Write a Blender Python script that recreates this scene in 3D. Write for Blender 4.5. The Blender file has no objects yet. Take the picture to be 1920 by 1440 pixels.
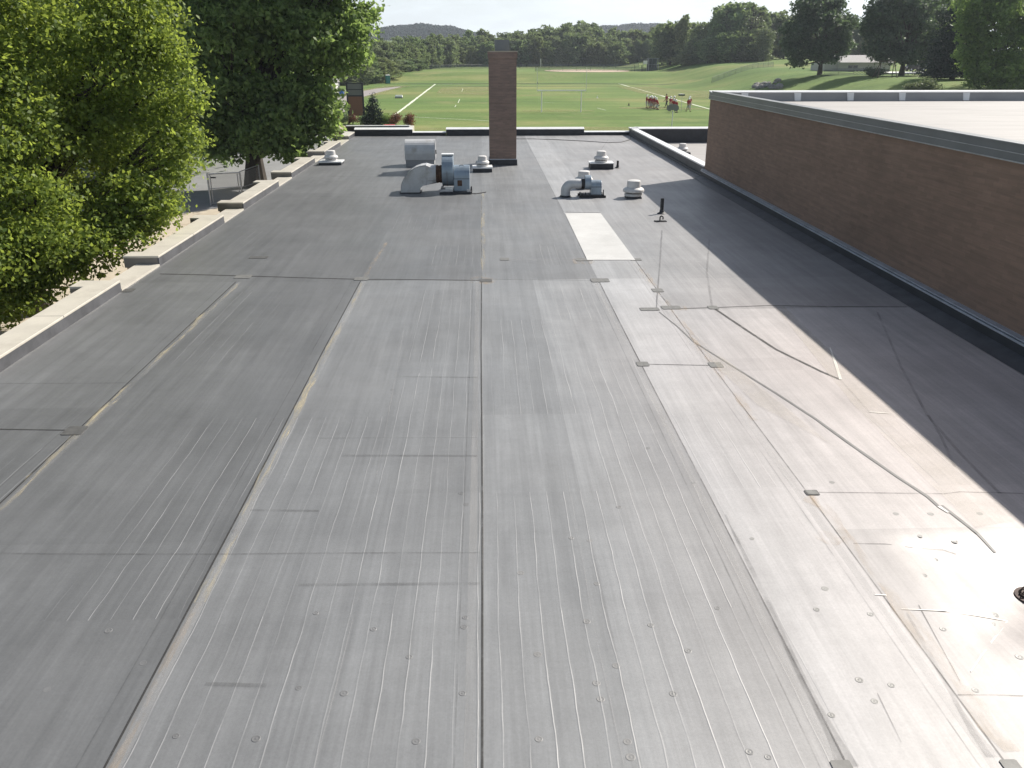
import bpy, bmesh, math, random
import numpy as np
from mathutils import Vector, Matrix
S = bpy.context.scene
COL = S.collection
rnd = random.Random(7)
R = math.radians

# ------------------------------------------------------------------ camera, sky, sun, exposure
F = 1560.0                      # focal length in pixels of the 1920 px wide picture
HC = 5.25                       # eye above the flat roof
ZR = 3.10                       # flat roof above the field
ZC = HC + ZR
PITCH = math.atan(623 / F)
YAW = math.atan(57 * math.cos(PITCH) / F)
cam = bpy.data.cameras.new('camera')
cam.sensor_width = 36.0
cam.lens = 36.0 * F / 1920.0
cam.clip_start = 0.05
cam.clip_end = 8000
camo = bpy.data.objects.new('camera', cam)
camo.location = (0, 0, ZC)
camo.rotation_euler = (math.pi / 2 - PITCH, 0, -YAW)
COL.objects.link(camo)
S.camera = camo

SUN_AZ = math.atan2(0.79, 0.61)     # from +Y towards +X
SUN_EL = R(40)
w = bpy.data.worlds.new("World")
S.world = w
w.use_nodes = True
wn, wl = w.node_tree.nodes, w.node_tree.links
wn.clear()
sky = wn.new('ShaderNodeTexSky')
sky.sky_type = 'NISHITA'
sky.sun_disc = False
sky.sun_elevation = SUN_EL
sky.sun_rotation = SUN_AZ
sky.air_density = 1.0
sky.dust_density = 2.2
sky.ozone_density = 1.0
tc = wn.new('ShaderNodeTexCoord')
mp = wn.new('ShaderNodeMapping')
mp.inputs['Scale'].default_value = (1.0, 1.0, 4.5)
nz = wn.new('ShaderNodeTexNoise')
nz.inputs['Scale'].default_value = 3.0
nz.inputs['Detail'].default_value = 7
nz.inputs['Roughness'].default_value = 0.6
cr = wn.new('ShaderNodeValToRGB')
cr.color_ramp.elements[0].position = 0.42
cr.color_ramp.elements[1].position = 0.62
mix = wn.new('ShaderNodeMix')
mix.data_type = 'RGBA'
mix.inputs['B'].default_value = (15.6, 17.2, 18.3, 1)
bg = wn.new('ShaderNodeBackground')
bg.inputs['Strength'].default_value = 0.058
wo = wn.new('ShaderNodeOutputWorld')
wl.new(tc.outputs['Generated'], mp.inputs['Vector'])
wl.new(mp.outputs['Vector'], nz.inputs['Vector'])
wl.new(nz.outputs['Fac'], cr.inputs['Fac'])
mm = wn.new('ShaderNodeMath'); mm.operation = 'MULTIPLY'; mm.inputs[1].default_value = 0.75
# clouds and milky air lie low over the horizon, clear blue overhead
sz_ = wn.new('ShaderNodeSeparateXYZ'); wl.new(tc.outputs['Generated'], sz_.inputs[0])
mr = wn.new('ShaderNodeMapRange'); mr.inputs['From Min'].default_value = 0.0; mr.inputs['From Max'].default_value = 0.42
mr.inputs['To Min'].default_value = 1.0; mr.inputs['To Max'].default_value = 0.10
wl.new(sz_.outputs[2], mr.inputs['Value'])
wl.new(cr.outputs['Color'], mm.inputs[0])
m3 = wn.new('ShaderNodeMath'); m3.operation = 'MULTIPLY_ADD'; m3.inputs[1].default_value = 0.35; m3.inputs[2].default_value = 0.60
wl.new(mm.outputs[0], m3.inputs[0])
m4 = wn.new('ShaderNodeMath'); m4.operation = 'MULTIPLY'; wl.new(m3.outputs[0], m4.inputs[0]); wl.new(mr.outputs[0], m4.inputs[1])
wl.new(m4.outputs[0], mix.inputs['Factor'])
wl.new(sky.outputs['Color'], mix.inputs['A'])
wl.new(mix.outputs['Result'], bg.inputs['Color'])
wl.new(bg.outputs['Background'], wo.inputs['Surface'])

sd = bpy.data.lights.new('sun', 'SUN')
sd.energy = 5.0
sd.angle = R(0.6)
sd.color = (1.0, 0.94, 0.85)
so = bpy.data.objects.new('sun', sd)
sv = Vector((math.sin(SUN_AZ) * math.cos(SUN_EL), math.cos(SUN_AZ) * math.cos(SUN_EL), math.sin(SUN_EL)))
so.rotation_euler = sv.to_track_quat('Z', 'Y').to_euler()
so.location = (60, 60, 120)
COL.objects.link(so)
S.view_settings.view_transform = 'Standard'
S.view_settings.look = 'None'
S.view_settings.exposure = 0.53
S.view_settings.gamma = 1.0
S.view_settings.use_curve_mapping = False
S.render.engine = 'CYCLES'
S.cycles.volume_bounces = 0
S.cycles.max_bounces = 6
S.cycles.transparent_max_bounces = 12
S.cycles.sample_clamp_indirect = 4

# ------------------------------------------------------------------ measuring helpers (photo pixel -> place in the world)
_f = (math.sin(YAW) * math.cos(PITCH), math.cos(YAW) * math.cos(PITCH), -math.sin(PITCH))
_r = (math.cos(YAW), -math.sin(YAW), 0.0)
_u = (math.sin(YAW) * math.sin(PITCH), math.cos(YAW) * math.sin(PITCH), math.cos(PITCH))
def ray(x, y):
    a = (x - 960) / F; b = -(y - 720) / F
    return tuple(_f[i] + a * _r[i] + b * _u[i] for i in range(3))
def on_z(x, y, z):
    d = ray(x, y); t = (z - ZC) / d[2]
    return (d[0] * t, d[1] * t)
def on_y(x, y, Y):
    d = ray(x, y); t = Y / d[1]
    return (d[0] * t, ZC + d[2] * t)
def rf(x, y):
    return on_z(x, y, ZR)

# ------------------------------------------------------------------ material helpers
def newmat(name):
    m = bpy.data.materials.new(name)
    m.use_nodes = True
    return m, m.node_tree.nodes, m.node_tree.links, m.node_tree.nodes['Principled BSDF']
def N(nodes, t, **kw):
    n = nodes.new(t)
    for k, v in kw.items():
        if k in n.inputs: n.inputs[k].default_value = v
        else: setattr(n, k, v)
    return n
def mathn(nodes, links, op, a, b=None, c=None, clamp=False):
    n = nodes.new('ShaderNodeMath'); n.operation = op; n.use_clamp = clamp
    for i, v in enumerate((a, b, c)):
        if v is None: continue
        if isinstance(v, (int, float)): n.inputs[i].default_value = v
        else: links.new(v, n.inputs[i])
    return n.outputs[0]
def ramp(nodes, links, src, stops):
    c = nodes.new('ShaderNodeValToRGB')
    e = c.color_ramp.elements
    while len(e) < len(stops): e.new(0.5)
    for i, (p, v) in enumerate(stops):
        e[i].position = p
        e[i].color = (v, v, v, 1) if isinstance(v, (int, float)) else (*v, 1)
    links.new(src, c.inputs['Fac'])
    return c.outputs['Color']
def noise(nodes, links, scale, detail=4, rough=0.55, stretch=None, coord='Object'):
    t = nodes.new('ShaderNodeTexCoord')
    n = N(nodes, 'ShaderNodeTexNoise', Scale=scale, Detail=detail, Roughness=rough)
    if stretch:
        m = nodes.new('ShaderNodeMapping'); m.inputs['Scale'].default_value = stretch
        links.new(t.outputs[coord], m.inputs['Vector']); links.new(m.outputs['Vector'], n.inputs['Vector'])
    else:
        links.new(t.outputs[coord], n.inputs['Vector'])
    return n.outputs['Fac']
def mixc(nodes, links, fac, a, b, mode='MIX'):
    n = nodes.new('ShaderNodeMix'); n.data_type = 'RGBA'; n.blend_type = mode
    for k, v in (('Factor', fac), ('A', a), ('B', b)):
        if isinstance(v, (int, float)): n.inputs[k].default_value = v
        elif isinstance(v, tuple): n.inputs[k].default_value = (*v, 1) if len(v) == 3 else v
        else: links.new(v, n.inputs[k])
    return n.outputs['Result']
def simple(name, col, rough=0.6, metal=0.0, var=0.25, scale=3.0, bump=0.0, spec=0.5, stretch=None, dirt=None):
    m, nd, lk, p = newmat(name)
    f = noise(nd, lk, scale, 6, 0.6, stretch)
    a = tuple(c * (1 - var) for c in col); b = tuple(min(1, c * (1 + var)) for c in col)
    c = ramp(nd, lk, f, [(0.3, a), (0.7, b)])
    if dirt:
        g = noise(nd, lk, scale * 0.35, 8, 0.75, stretch)
        c = mixc(nd, lk, ramp(nd, lk, g, [(0.52, 0.0), (0.66, 0.8)]), c, dirt)
    lk.new(c, p.inputs['Base Color'])
    p.inputs['Roughness'].default_value = rough
    p.inputs['Metallic'].default_value = metal
    p.inputs['Specular IOR Level'].default_value = spec
    if bump:
        b = N(nd, 'ShaderNodeBump', Strength=bump, Distance=0.02)
        g = noise(nd, lk, scale * 6, 5, 0.6)
        lk.new(g, b.inputs['Height']); lk.new(b.outputs['Normal'], p.inputs['Normal'])
    return m

M = {}
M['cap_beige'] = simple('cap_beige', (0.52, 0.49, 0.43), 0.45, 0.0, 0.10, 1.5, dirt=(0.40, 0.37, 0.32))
M['cap_side_shaded'] = simple('cap_side_shaded', (0.18, 0.168, 0.155), 0.5, 0.0, 0.15, 1.5)  # cap metal darkened: shade on outer and end faces put into its colour
M['cap_white'] = simple('cap_white', (0.72, 0.73, 0.74), 0.35, 0.0, 0.08, 2.0)
M['epdm_dark'] = simple('epdm_dark', (0.030, 0.033, 0.040), 0.6, 0.0, 0.25, 2.5, 0.2)
M['epdm_side'] = simple('epdm_side', (0.075, 0.077, 0.085), 0.55, 0.0, 0.3, 2.5, 0.2)
M['term_bar'] = simple('term_bar', (0.42, 0.45, 0.50), 0.4, 0.2, 0.2, 3)
M['fascia'] = simple('fascia', (0.165, 0.172, 0.18), 0.4, 0.2, 0.12, 1.0)
M['fan_white'] = simple('fan_white', (0.52, 0.53, 0.54), 0.5, 0.1, 0.10, 3.0, dirt=(0.33, 0.31, 0.28))
M['vent_white'] = simple('vent_white', (0.62, 0.61, 0.60), 0.5, 0.0, 0.12, 4.0, dirt=(0.38, 0.36, 0.33))
M['fan_blue'] = simple('fan_blue', (0.26, 0.32, 0.38), 0.38, 0.35, 0.18, 3.0, stretch=(1, 1, 0.3), dirt=(0.16, 0.18, 0.20))
M['rust'] = simple('rust', (0.10, 0.055, 0.035), 0.9, 0.0, 0.5, 9.0, 0.4)
M['black'] = simple('black', (0.02, 0.02, 0.022), 0.6, 0.0, 0.3, 6.0)
M['galv'] = simple('galv', (0.42, 0.43, 0.45), 0.4, 0.6, 0.2, 5.0)
M['concrete'] = simple('concrete', (0.46, 0.40, 0.31), 0.9, 0.0, 0.12, 2.0, 0.2, dirt=(0.36, 0.30, 0.22))
M['asphalt'] = simple('asphalt', (0.22, 0.222, 0.23), 0.9, 0.0, 0.10, 0.8, 0.3, dirt=(0.18, 0.18, 0.185))
M['gravel'] = simple('gravel', (0.27, 0.245, 0.235), 0.95, 0.0, 0.2, 1.2, 0.3)
M['dirt'] = simple('dirt', (0.50, 0.40, 0.30), 0.95, 0.0, 0.12, 0.4)
M['line_white'] = simple('line_white', (0.62, 0.66, 0.52), 0.9, 0.0, 0.2, 0.7)
M['glass_dark'] = simple('glass_dark', (0.03, 0.035, 0.04), 0.15, 0.0, 0.1, 1)
M['siding'] = simple('siding', (0.46, 0.44, 0.41), 0.7, 0.0, 0.06, 1.0, stretch=(1, 1, 12))
M['shingle'] = simple('shingle', (0.36, 0.35, 0.34), 0.85, 0.0, 0.1, 2.0)
M['sign_brown'] = simple('sign_brown', (0.20, 0.095, 0.055), 0.6, 0.0, 0.06, 1.0)
M['sign_grey'] = simple('sign_grey', (0.14, 0.15, 0.14), 0.5, 0.0, 0.08, 1.0)
M['sign_frame'] = simple('sign_frame', (0.025, 0.026, 0.034), 0.5, 0.0, 0.1, 2.0)
M['teal'] = simple('teal', (0.01, 0.20, 0.19), 0.4, 0.0, 0.12, 2.0)
M['pale'] = simple('pale', (0.75, 0.75, 0.72), 0.5, 0.0, 0.05, 2.0)
M['blue'] = simple('blue', (0.03, 0.12, 0.36), 0.5, 0.0, 0.1, 2.0)
M['red_plastic'] = simple('red_plastic', (0.62, 0.07, 0.09), 0.5, 0.0, 0.1, 2.0)
M['jersey'] = simple('jersey', (0.34, 0.02, 0.035), 0.8, 0.0, 0.25, 6.0)
M['pants'] = simple('pants', (0.42, 0.42, 0.44), 0.8, 0.0, 0.15, 6.0)
M['dark_pants'] = simple('dark_pants', (0.03, 0.03, 0.04), 0.8, 0.0, 0.15, 6.0)
M['skin'] = simple('skin', (0.42, 0.25, 0.18), 0.6, 0.0, 0.1, 6.0)
M['helmet'] = simple('helmet', (0.80, 0.79, 0.76), 0.25, 0.0, 0.03, 6.0)
M['bark'] = simple('bark', (0.055, 0.045, 0.035), 0.9, 0.0, 0.4, 3.0, 0.5, stretch=(3, 3, 0.6))
M['wood'] = simple('wood', (0.08, 0.06, 0.045), 0.8, 0.0, 0.3, 4.0)
M['drain_iron'] = simple('drain_iron', (0.06, 0.04, 0.035), 0.6, 0.3, 0.5, 20.0)
M['netting'] = simple('netting', (0.05, 0.07, 0.065), 0.9, 0.0, 0.3, 2.0)
M['car_dark'] = simple('car_dark', (0.035, 0.03, 0.035), 0.3, 0.2, 0.1, 2.0)
M['rock'] = simple('rock', (0.26, 0.25, 0.24), 0.9, 0.0, 0.3, 2.0, 0.5)

def brick_mat(name, c1, c2, mortar, axis, bw=0.30, bh=0.10, rough=0.85):
    m, nd, lk, p = newmat(name)
    g = nd.new('ShaderNodeNewGeometry')
    sp = nd.new('ShaderNodeSeparateXYZ'); lk.new(g.outputs['Position'], sp.inputs[0])
    sn = nd.new('ShaderNodeSeparateXYZ'); lk.new(g.outputs['Normal'], sn.inputs[0])
    ax = mathn(nd, lk, 'GREATER_THAN', mathn(nd, lk, 'ABSOLUTE', sn.outputs[0]), 0.5)
    hx = mathn(nd, lk, 'ADD', mathn(nd, lk, 'MULTIPLY', ax, sp.outputs[1]),
               mathn(nd, lk, 'MULTIPLY', mathn(nd, lk, 'SUBTRACT', 1.0, ax), sp.outputs[0]))
    cb = nd.new('ShaderNodeCombineXYZ'); lk.new(hx, cb.inputs[0]); lk.new(sp.outputs[2], cb.inputs[1])
    b = N(nd, 'ShaderNodeTexBrick', Scale=1.0)
    b.inputs['Brick Width'].default_value = bw
    b.inputs['Row Height'].default_value = bh
    b.inputs['Mortar Size'].default_value = 0.004
    b.inputs['Mortar Smooth'].default_value = 0.3
    b.inputs['Bias'].default_value = -0.2
    b.inputs['Color1'].default_value = (*c1, 1); b.inputs['Color2'].default_value = (*c2, 1)
    b.inputs['Mortar'].default_value = (*mortar, 1)
    lk.new(cb.outputs[0], b.inputs['Vector'])
    # blotches a few bricks long, strung along the courses
    mp_ = nd.new('ShaderNodeMapping'); mp_.inputs['Scale'].default_value = (0.30, 7.5, 1)
    lk.new(cb.outputs[0], mp_.inputs['Vector'])
    n = N(nd, 'ShaderNodeTexNoise', Scale=1.6, Detail=6, Roughness=0.7); lk.new(mp_.outputs[0], n.inputs['Vector'])
    n2 = N(nd, 'ShaderNodeTexNoise', Scale=0.35, Detail=3, Roughness=0.6); lk.new(cb.outputs[0], n2.inputs['Vector'])
    f1 = ramp(nd, lk, n.outputs['Fac'], [(0.28, 0.80), (0.72, 1.18)])
    f2 = ramp(nd, lk, n2.outputs['Fac'], [(0.3, 0.86), (0.7, 1.12)])
    c = mixc(nd, lk, 1.0, b.outputs['Color'], f1, 'MULTIPLY')
    c = mixc(nd, lk, 1.0, c, f2, 'MULTIPLY')
    lk.new(c, p.inputs['Base Color'])
    p.inputs['Roughness'].default_value = rough
    bp = N(nd, 'ShaderNodeBump', Strength=0.5, Distance=0.006)
    lk.new(b.outputs['Fac'], bp.inputs['Height']); bp.invert = True
    lk.new(bp.outputs['Normal'], p.inputs['Normal'])
    return m
M['brick'] = brick_mat('brick', (0.215, 0.143, 0.105), (0.262, 0.172, 0.127), (0.222, 0.158, 0.120), 'x')
M['brick_chimney'] = brick_mat('brick_chimney', (0.215, 0.155, 0.130), (0.270, 0.188, 0.155), (0.24, 0.185, 0.155), 'x', 0.22, 0.075)
M['brick_tan'] = brick_mat('brick_tan', (0.50, 0.36, 0.24), (0.42, 0.29, 0.19), (0.4, 0.34, 0.28), 'x')

# --- single-ply roof sheet
def roof_mat():
    m, nd, lk, p = newmat('rubber_roof')
    g = nd.new('ShaderNodeNewGeometry')
    sp = nd.new('ShaderNodeSeparateXYZ'); lk.new(g.outputs['Position'], sp.inputs[0])
    X, Y = sp.outputs[0], sp.outputs[1]
    at = nd.new('ShaderNodeAttribute'); at.attribute_name = 'sheet'
    def nz_(scale, stretch, det=5, ro=0.6, off=0.0):
        mp_ = nd.new('ShaderNodeMapping'); mp_.inputs['Scale'].default_value = stretch
        mp_.inputs['Location'].default_value = (off, off, 0)
        lk.new(g.outputs['Position'], mp_.inputs['Vector'])
        n = N(nd, 'ShaderNodeTexNoise', Scale=scale, Detail=det, Roughness=ro)
        lk.new(mp_.outputs[0], n.inputs['Vector'])
        return n.outputs['Fac']
    c = at.outputs['Color']
    streak = ramp(nd, lk, nz_(1.0, (5.0, 0.22, 1)), [(0.25, 0.84), (0.75, 1.16)])
    fine = ramp(nd, lk, nz_(1.0, (22.0, 0.5, 1), 4, 0.7), [(0.25, 0.90), (0.75, 1.11)])
    cross = ramp(nd, lk, nz_(1.0, (0.5, 9.0, 1), 4, 0.6, 5.0), [(0.25, 0.97), (0.75, 1.03)])
    mott = ramp(nd, lk, nz_(0.55, (1, 1, 1), 7, 0.72, 9.0), [(0.25, 0.82), (0.75, 1.16)])
    grain = ramp(nd, lk, nz_(45.0, (1, 1, 1), 3, 0.7, 2.0), [(0.2, 0.88), (0.8, 1.12)])
    for k in (streak, fine, cross, mott, grain):
        c = mixc(nd, lk, 1.0, c, k, 'MULTIPLY')
    cbb = nd.new('ShaderNodeCombineXYZ')
    lk.new(mathn(nd, lk, 'FLOOR', mathn(nd, lk, 'DIVIDE', mathn(nd, lk, 'ADD', X, 0.07), 1.49)), cbb.inputs[0])
    lk.new(mathn(nd, lk, 'FLOOR', mathn(nd, lk, 'DIVIDE', mathn(nd, lk, 'ADD', Y, 0.4), 2.45)), cbb.inputs[1])
    wnb = nd.new('ShaderNodeTexWhiteNoise'); wnb.noise_dimensions = '2D'; lk.new(cbb.outputs[0], wnb.inputs['Vector'])
    c = mixc(nd, lk, 1.0, c, ramp(nd, lk, wnb.outputs['Value'], [(0.0, 0.955), (1.0, 1.045)]), 'MULTIPLY')
    # scuffs and dark smudges
    sm = ramp(nd, lk, nz_(1.3, (1, 0.6, 1), 8, 0.8, 21.0), [(0.66, 0.0), (0.80, 0.30)])
    c = mixc(nd, lk, sm, c, (0.045, 0.045, 0.045))
    sc = ramp(nd, lk, nz_(3.0, (1, 0.5, 1), 8, 0.85, 33.0), [(0.69, 0.0), (0.78, 0.30)])
    c = mixc(nd, lk, sc, c, (0.42, 0.42, 0.42))
    # wrinkles over the board joints, long ones along the sheets; present only on some boards
    wob = mathn(nd, lk, 'MULTIPLY_ADD', nz_(1.0, (0.7, 0.5, 1), 2, 0.5, 3.0), 0.09, -0.045)
    wob2 = mathn(nd, lk, 'MULTIPLY_ADD', nz_(1.0, (3.0, 2.5, 1), 2, 0.5, 8.0), 0.022, -0.011)
    xw = mathn(nd, lk, 'ADD', mathn(nd, lk, 'ADD', X, wob), wob2)
    u = mathn(nd, lk, 'DIVIDE', xw, 0.215)
    fr = mathn(nd, lk, 'FRACT', u)
    d = mathn(nd, lk, 'ABSOLUTE', mathn(nd, lk, 'SUBTRACT', fr, 0.5))
    ridge = mathn(nd, lk, 'SUBTRACT', 1.0, mathn(nd, lk, 'DIVIDE', d, 0.045), clamp=True)
    # per line and per board switch
    idx = mathn(nd, lk, 'FLOOR', u)
    by = mathn(nd, lk, 'FLOOR', mathn(nd, lk, 'DIVIDE', mathn(nd, lk, 'ADD', Y, 0.4), 2.45))
    bx = mathn(nd, lk, 'FLOOR', mathn(nd, lk, 'DIVIDE', mathn(nd, lk, 'ADD', X, 0.07), 1.49))
    cb = nd.new('ShaderNodeCombineXYZ'); lk.new(bx, cb.inputs[0]); lk.new(by, cb.inputs[1])
    wn1 = nd.new('ShaderNodeTexWhiteNoise'); wn1.noise_dimensions = '2D'; lk.new(cb.outputs[0], wn1.inputs['Vector'])
    cb2 = nd.new('ShaderNodeCombineXYZ'); lk.new(idx, cb2.inputs[0]); lk.new(by, cb2.inputs[1])
    wn2 = nd.new('ShaderNodeTexWhiteNoise'); wn2.noise_dimensions = '2D'; lk.new(cb2.outputs[0], wn2.inputs['Vector'])
    near = ramp(nd, lk, mathn(nd, lk, 'DIVIDE', Y, 40.0), [(0.17, 1.0), (0.27, 0.62), (0.45, 0.30), (0.75, 0.15)])
    side = ramp(nd, lk, mathn(nd, lk, 'DIVIDE', mathn(nd, lk, 'ADD', X, 9.0), 20.0), [(0.05, 0.35), (0.30, 0.75), (0.42, 1.0), (0.58, 1.0), (0.64, 0.35), (0.8, 0.10)])
    thr = mathn(nd, lk, 'MULTIPLY', near, side)
    on1 = mathn(nd, lk, 'LESS_THAN', wn1.outputs['Value'], thr)
    on2 = mathn(nd, lk, 'MULTIPLY_ADD', wn2.outputs['Value'], 0.75, 0.25)
    br = ramp(nd, lk, nz_(1.0, (2.0, 1.3, 1), 3, 0.6, 14.0), [(0.34, 0.28), (0.56, 1.0)])
    line = mathn(nd, lk, 'MULTIPLY', mathn(nd, lk, 'MULTIPLY', mathn(nd, lk, 'MULTIPLY', ridge, on1), on2), br)
    c = mixc(nd, lk, mathn(nd, lk, 'MULTIPLY', line, 0.34), c, (0.50, 0.50, 0.51))
    lk.new(c, p.inputs['Base Color'])
    rr = ramp(nd, lk, nz_(0.7, (1, 0.5, 1), 5, 0.6, 40.0), [(0.3, 0.46), (0.7, 0.58)])
    lk.new(rr, p.inputs['Roughness'])
    p.inputs['Specular IOR Level'].default_value = 0.6
    b1 = N(nd, 'ShaderNodeBump', Strength=0.55, Distance=0.006)
    lk.new(line, b1.inputs['Height'])
    b2 = N(nd, 'ShaderNodeBump', Strength=0.10, Distance=0.05)
    lk.new(nz_(1.2, (1, 1, 1), 4, 0.6, 50.0), b2.inputs['Height'])
    lk.new(b1.outputs['Normal'], b2.inputs['Normal'])
    lk.new(b2.outputs['Normal'], p.inputs['Normal'])
    return m
M['roof'] = roof_mat()

def stain_mat(name, col, lo, hi, amax, scale, stretch, rough=0.7):
    m, nd, lk, p = newmat(name)
    f = noise(nd, lk, scale, 7, 0.7, stretch)
    a = ramp(nd, lk, f, [(lo, 0.0), (hi, amax)])
    p.inputs['Base Color'].default_value = (*col, 1)
    p.inputs['Roughness'].default_value = rough
    lk.new(a, p.inputs['Alpha'])
    return m
M['ochre'] = stain_mat('ochre', (0.60, 0.52, 0.34), 0.48, 0.70, 0.62, 1.4, (8, 0.55, 1))
M['ochre_faint'] = stain_mat('ochre_faint', (0.52, 0.40, 0.27), 0.44, 0.74, 0.38, 1.6, (4, 0.8, 1))
M['seam'] = stain_mat('seam', (0.035, 0.034, 0.033), 0.15, 0.50, 0.80, 2.0, (2, 2, 1))
M['seam_soft'] = stain_mat('seam_soft', (0.05, 0.048, 0.046), 0.20, 0.65, 0.60, 1.3, (2, 1.2, 1))
M['seam_faint'] = stain_mat('seam_faint', (0.06, 0.06, 0.06), 0.30, 0.75, 0.32, 1.5, (2, 1.2, 1))
M['lap_light'] = stain_mat('lap_light', (0.55, 0.54, 0.53), 0.30, 0.80, 0.30, 1.2, (3, 0.35, 1))
M['fold_mid'] = simple('fold_mid', (0.16, 0.16, 0.165), 0.6, 0.0, 0.2, 3.0)
M['fold_grey'] = simple('fold_grey', (0.16, 0.157, 0.155), 0.6, 0.0, 0.2, 3.0)
M['fold_light'] = simple('fold_light', (0.72, 0.69, 0.64), 0.45, 0.0, 0.1, 3.0)
M['patch_dark'] = simple('patch_dark', (0.085, 0.085, 0.083), 0.6, 0.0, 0.3, 9.0)
M['patch_mid'] = simple('patch_mid', (0.15, 0.15, 0.145), 0.6, 0.0, 0.25, 9.0)
M['sheet_light'] = simple('sheet_light', (0.52, 0.52, 0.51), 0.6, 0.0, 0.08, 1.2, dirt=(0.44, 0.44, 0.43))
M['pale_beige'] = stain_mat('pale_beige', (0.55, 0.50, 0.42), 0.30, 0.8, 0.35, 0.8, (1, 1, 1))  # patchy see-through beige, paler than the sheets below
M['pale_roof'] = simple('pale_roof', (0.335, 0.322, 0.312), 0.7, 0.0, 0.10, 0.9, stretch=(0.4, 2.5, 1), dirt=(0.25, 0.24, 0.23))
M['curb_grey'] = simple('curb_grey', (0.27, 0.275, 0.285), 0.6, 0.0, 0.15, 1.5, stretch=(0.3, 1, 1))

# --- leaves
def leaf_mat(name, dark, light, trans, fac=0.4, objvar=0.0, scale=0.5, rough=0.55):
    m, nd, lk, p = newmat(name)
    f = noise(nd, lk, scale, 3, 0.6)
    g = nd.new('ShaderNodeNewGeometry')
    r = g.outputs['Random Per Island']
    s = mathn(nd, lk, 'ADD', mathn(nd, lk, 'MULTIPLY', f, 0.5), mathn(nd, lk, 'MULTIPLY', r, 0.5))
    c = ramp(nd, lk, s, [(0.25, dark), (0.75, light)])
    t = ramp(nd, lk, s, [(0.25, tuple(v * 0.7 for v in trans)), (0.75, trans)])
    if objvar:
        oi = nd.new('ShaderNodeObjectInfo')
        hs = N(nd, 'ShaderNodeHueSaturation')
        lk.new(mathn(nd, lk, 'MULTIPLY_ADD', oi.outputs['Random'], 0.10 * objvar, 0.5 - 0.07 * objvar), hs.inputs['Hue'])
        v = mathn(nd, lk, 'MULTIPLY_ADD', mathn(nd, lk, 'FRACT', mathn(nd, lk, 'MULTIPLY', oi.outputs['Random'], 7.13)), 0.75 * objvar, 1 - 0.35 * objvar)
        lk.new(v, hs.inputs['Value'])
        sa = mathn(nd, lk, 'MULTIPLY_ADD', mathn(nd, lk, 'FRACT', mathn(nd, lk, 'MULTIPLY', oi.outputs['Random'], 13.7)), -0.45 * objvar, 1.0)
        lk.new(sa, hs.inputs['Saturation'])
        lk.new(c, hs.inputs['Color']); c = hs.outputs['Color']
    lk.new(c, p.inputs['Base Color'])
    p.inputs['Roughness'].default_value = rough
    p.inputs['Specular IOR Level'].default_value = 0.30 if scale > 0.3 else 0.05
    tr = nd.new('ShaderNodeBsdfTranslucent')
    lk.new(t, tr.inputs['Color'])
    mx = nd.new('ShaderNodeMixShader'); mx.inputs[0].default_value = fac
    lk.new(p.outputs[0], mx.inputs[1]); lk.new(tr.outputs[0], mx.inputs[2])
    lk.new(mx.outputs[0], nd['Material Output'].inputs['Surface'])
    return m
M['leaf_yellow'] = leaf_mat('leaf_yellow', (0.056, 0.100, 0.022), (0.205, 0.270, 0.056), (0.46, 0.57, 0.095), 0.47)
M['leaf_green'] = leaf_mat('leaf_green', (0.068, 0.115, 0.048), (0.190, 0.260, 0.090), (0.40, 0.56, 0.15), 0.46)
M['leaf_dark'] = leaf_mat('leaf_dark', (0.042, 0.074, 0.050), (0.110, 0.160, 0.095), (0.17, 0.25, 0.11), 0.34)
M['leaf_far'] = leaf_mat('leaf_far', (0.080, 0.125, 0.062), (0.215, 0.275, 0.120), (0.32, 0.42, 0.16), 0.38, 1.0, 0.15)
M['leaf_pale'] = leaf_mat('leaf_pale', (0.09, 0.12, 0.06), (0.20, 0.24, 0.12), (0.22, 0.27, 0.12), 0.35)
M['leaf_red'] = leaf_mat('leaf_red', (0.10, 0.045, 0.03), (0.22, 0.10, 0.06), (0.25, 0.10, 0.05), 0.35)
M['needle'] = leaf_mat('needle', (0.014, 0.030, 0.024), (0.030, 0.055, 0.040), (0.03, 0.05, 0.03), 0.15)
M['leaf_hill'] = leaf_mat('leaf_hill', (0.016, 0.030, 0.026), (0.034, 0.054, 0.040), (0.02, 0.03, 0.02), 0.1, 0, 0.01, 1.0)
M['leaf_hill'].node_tree.nodes['Principled BSDF'].inputs['Specular IOR Level'].default_value = 0.0

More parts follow.
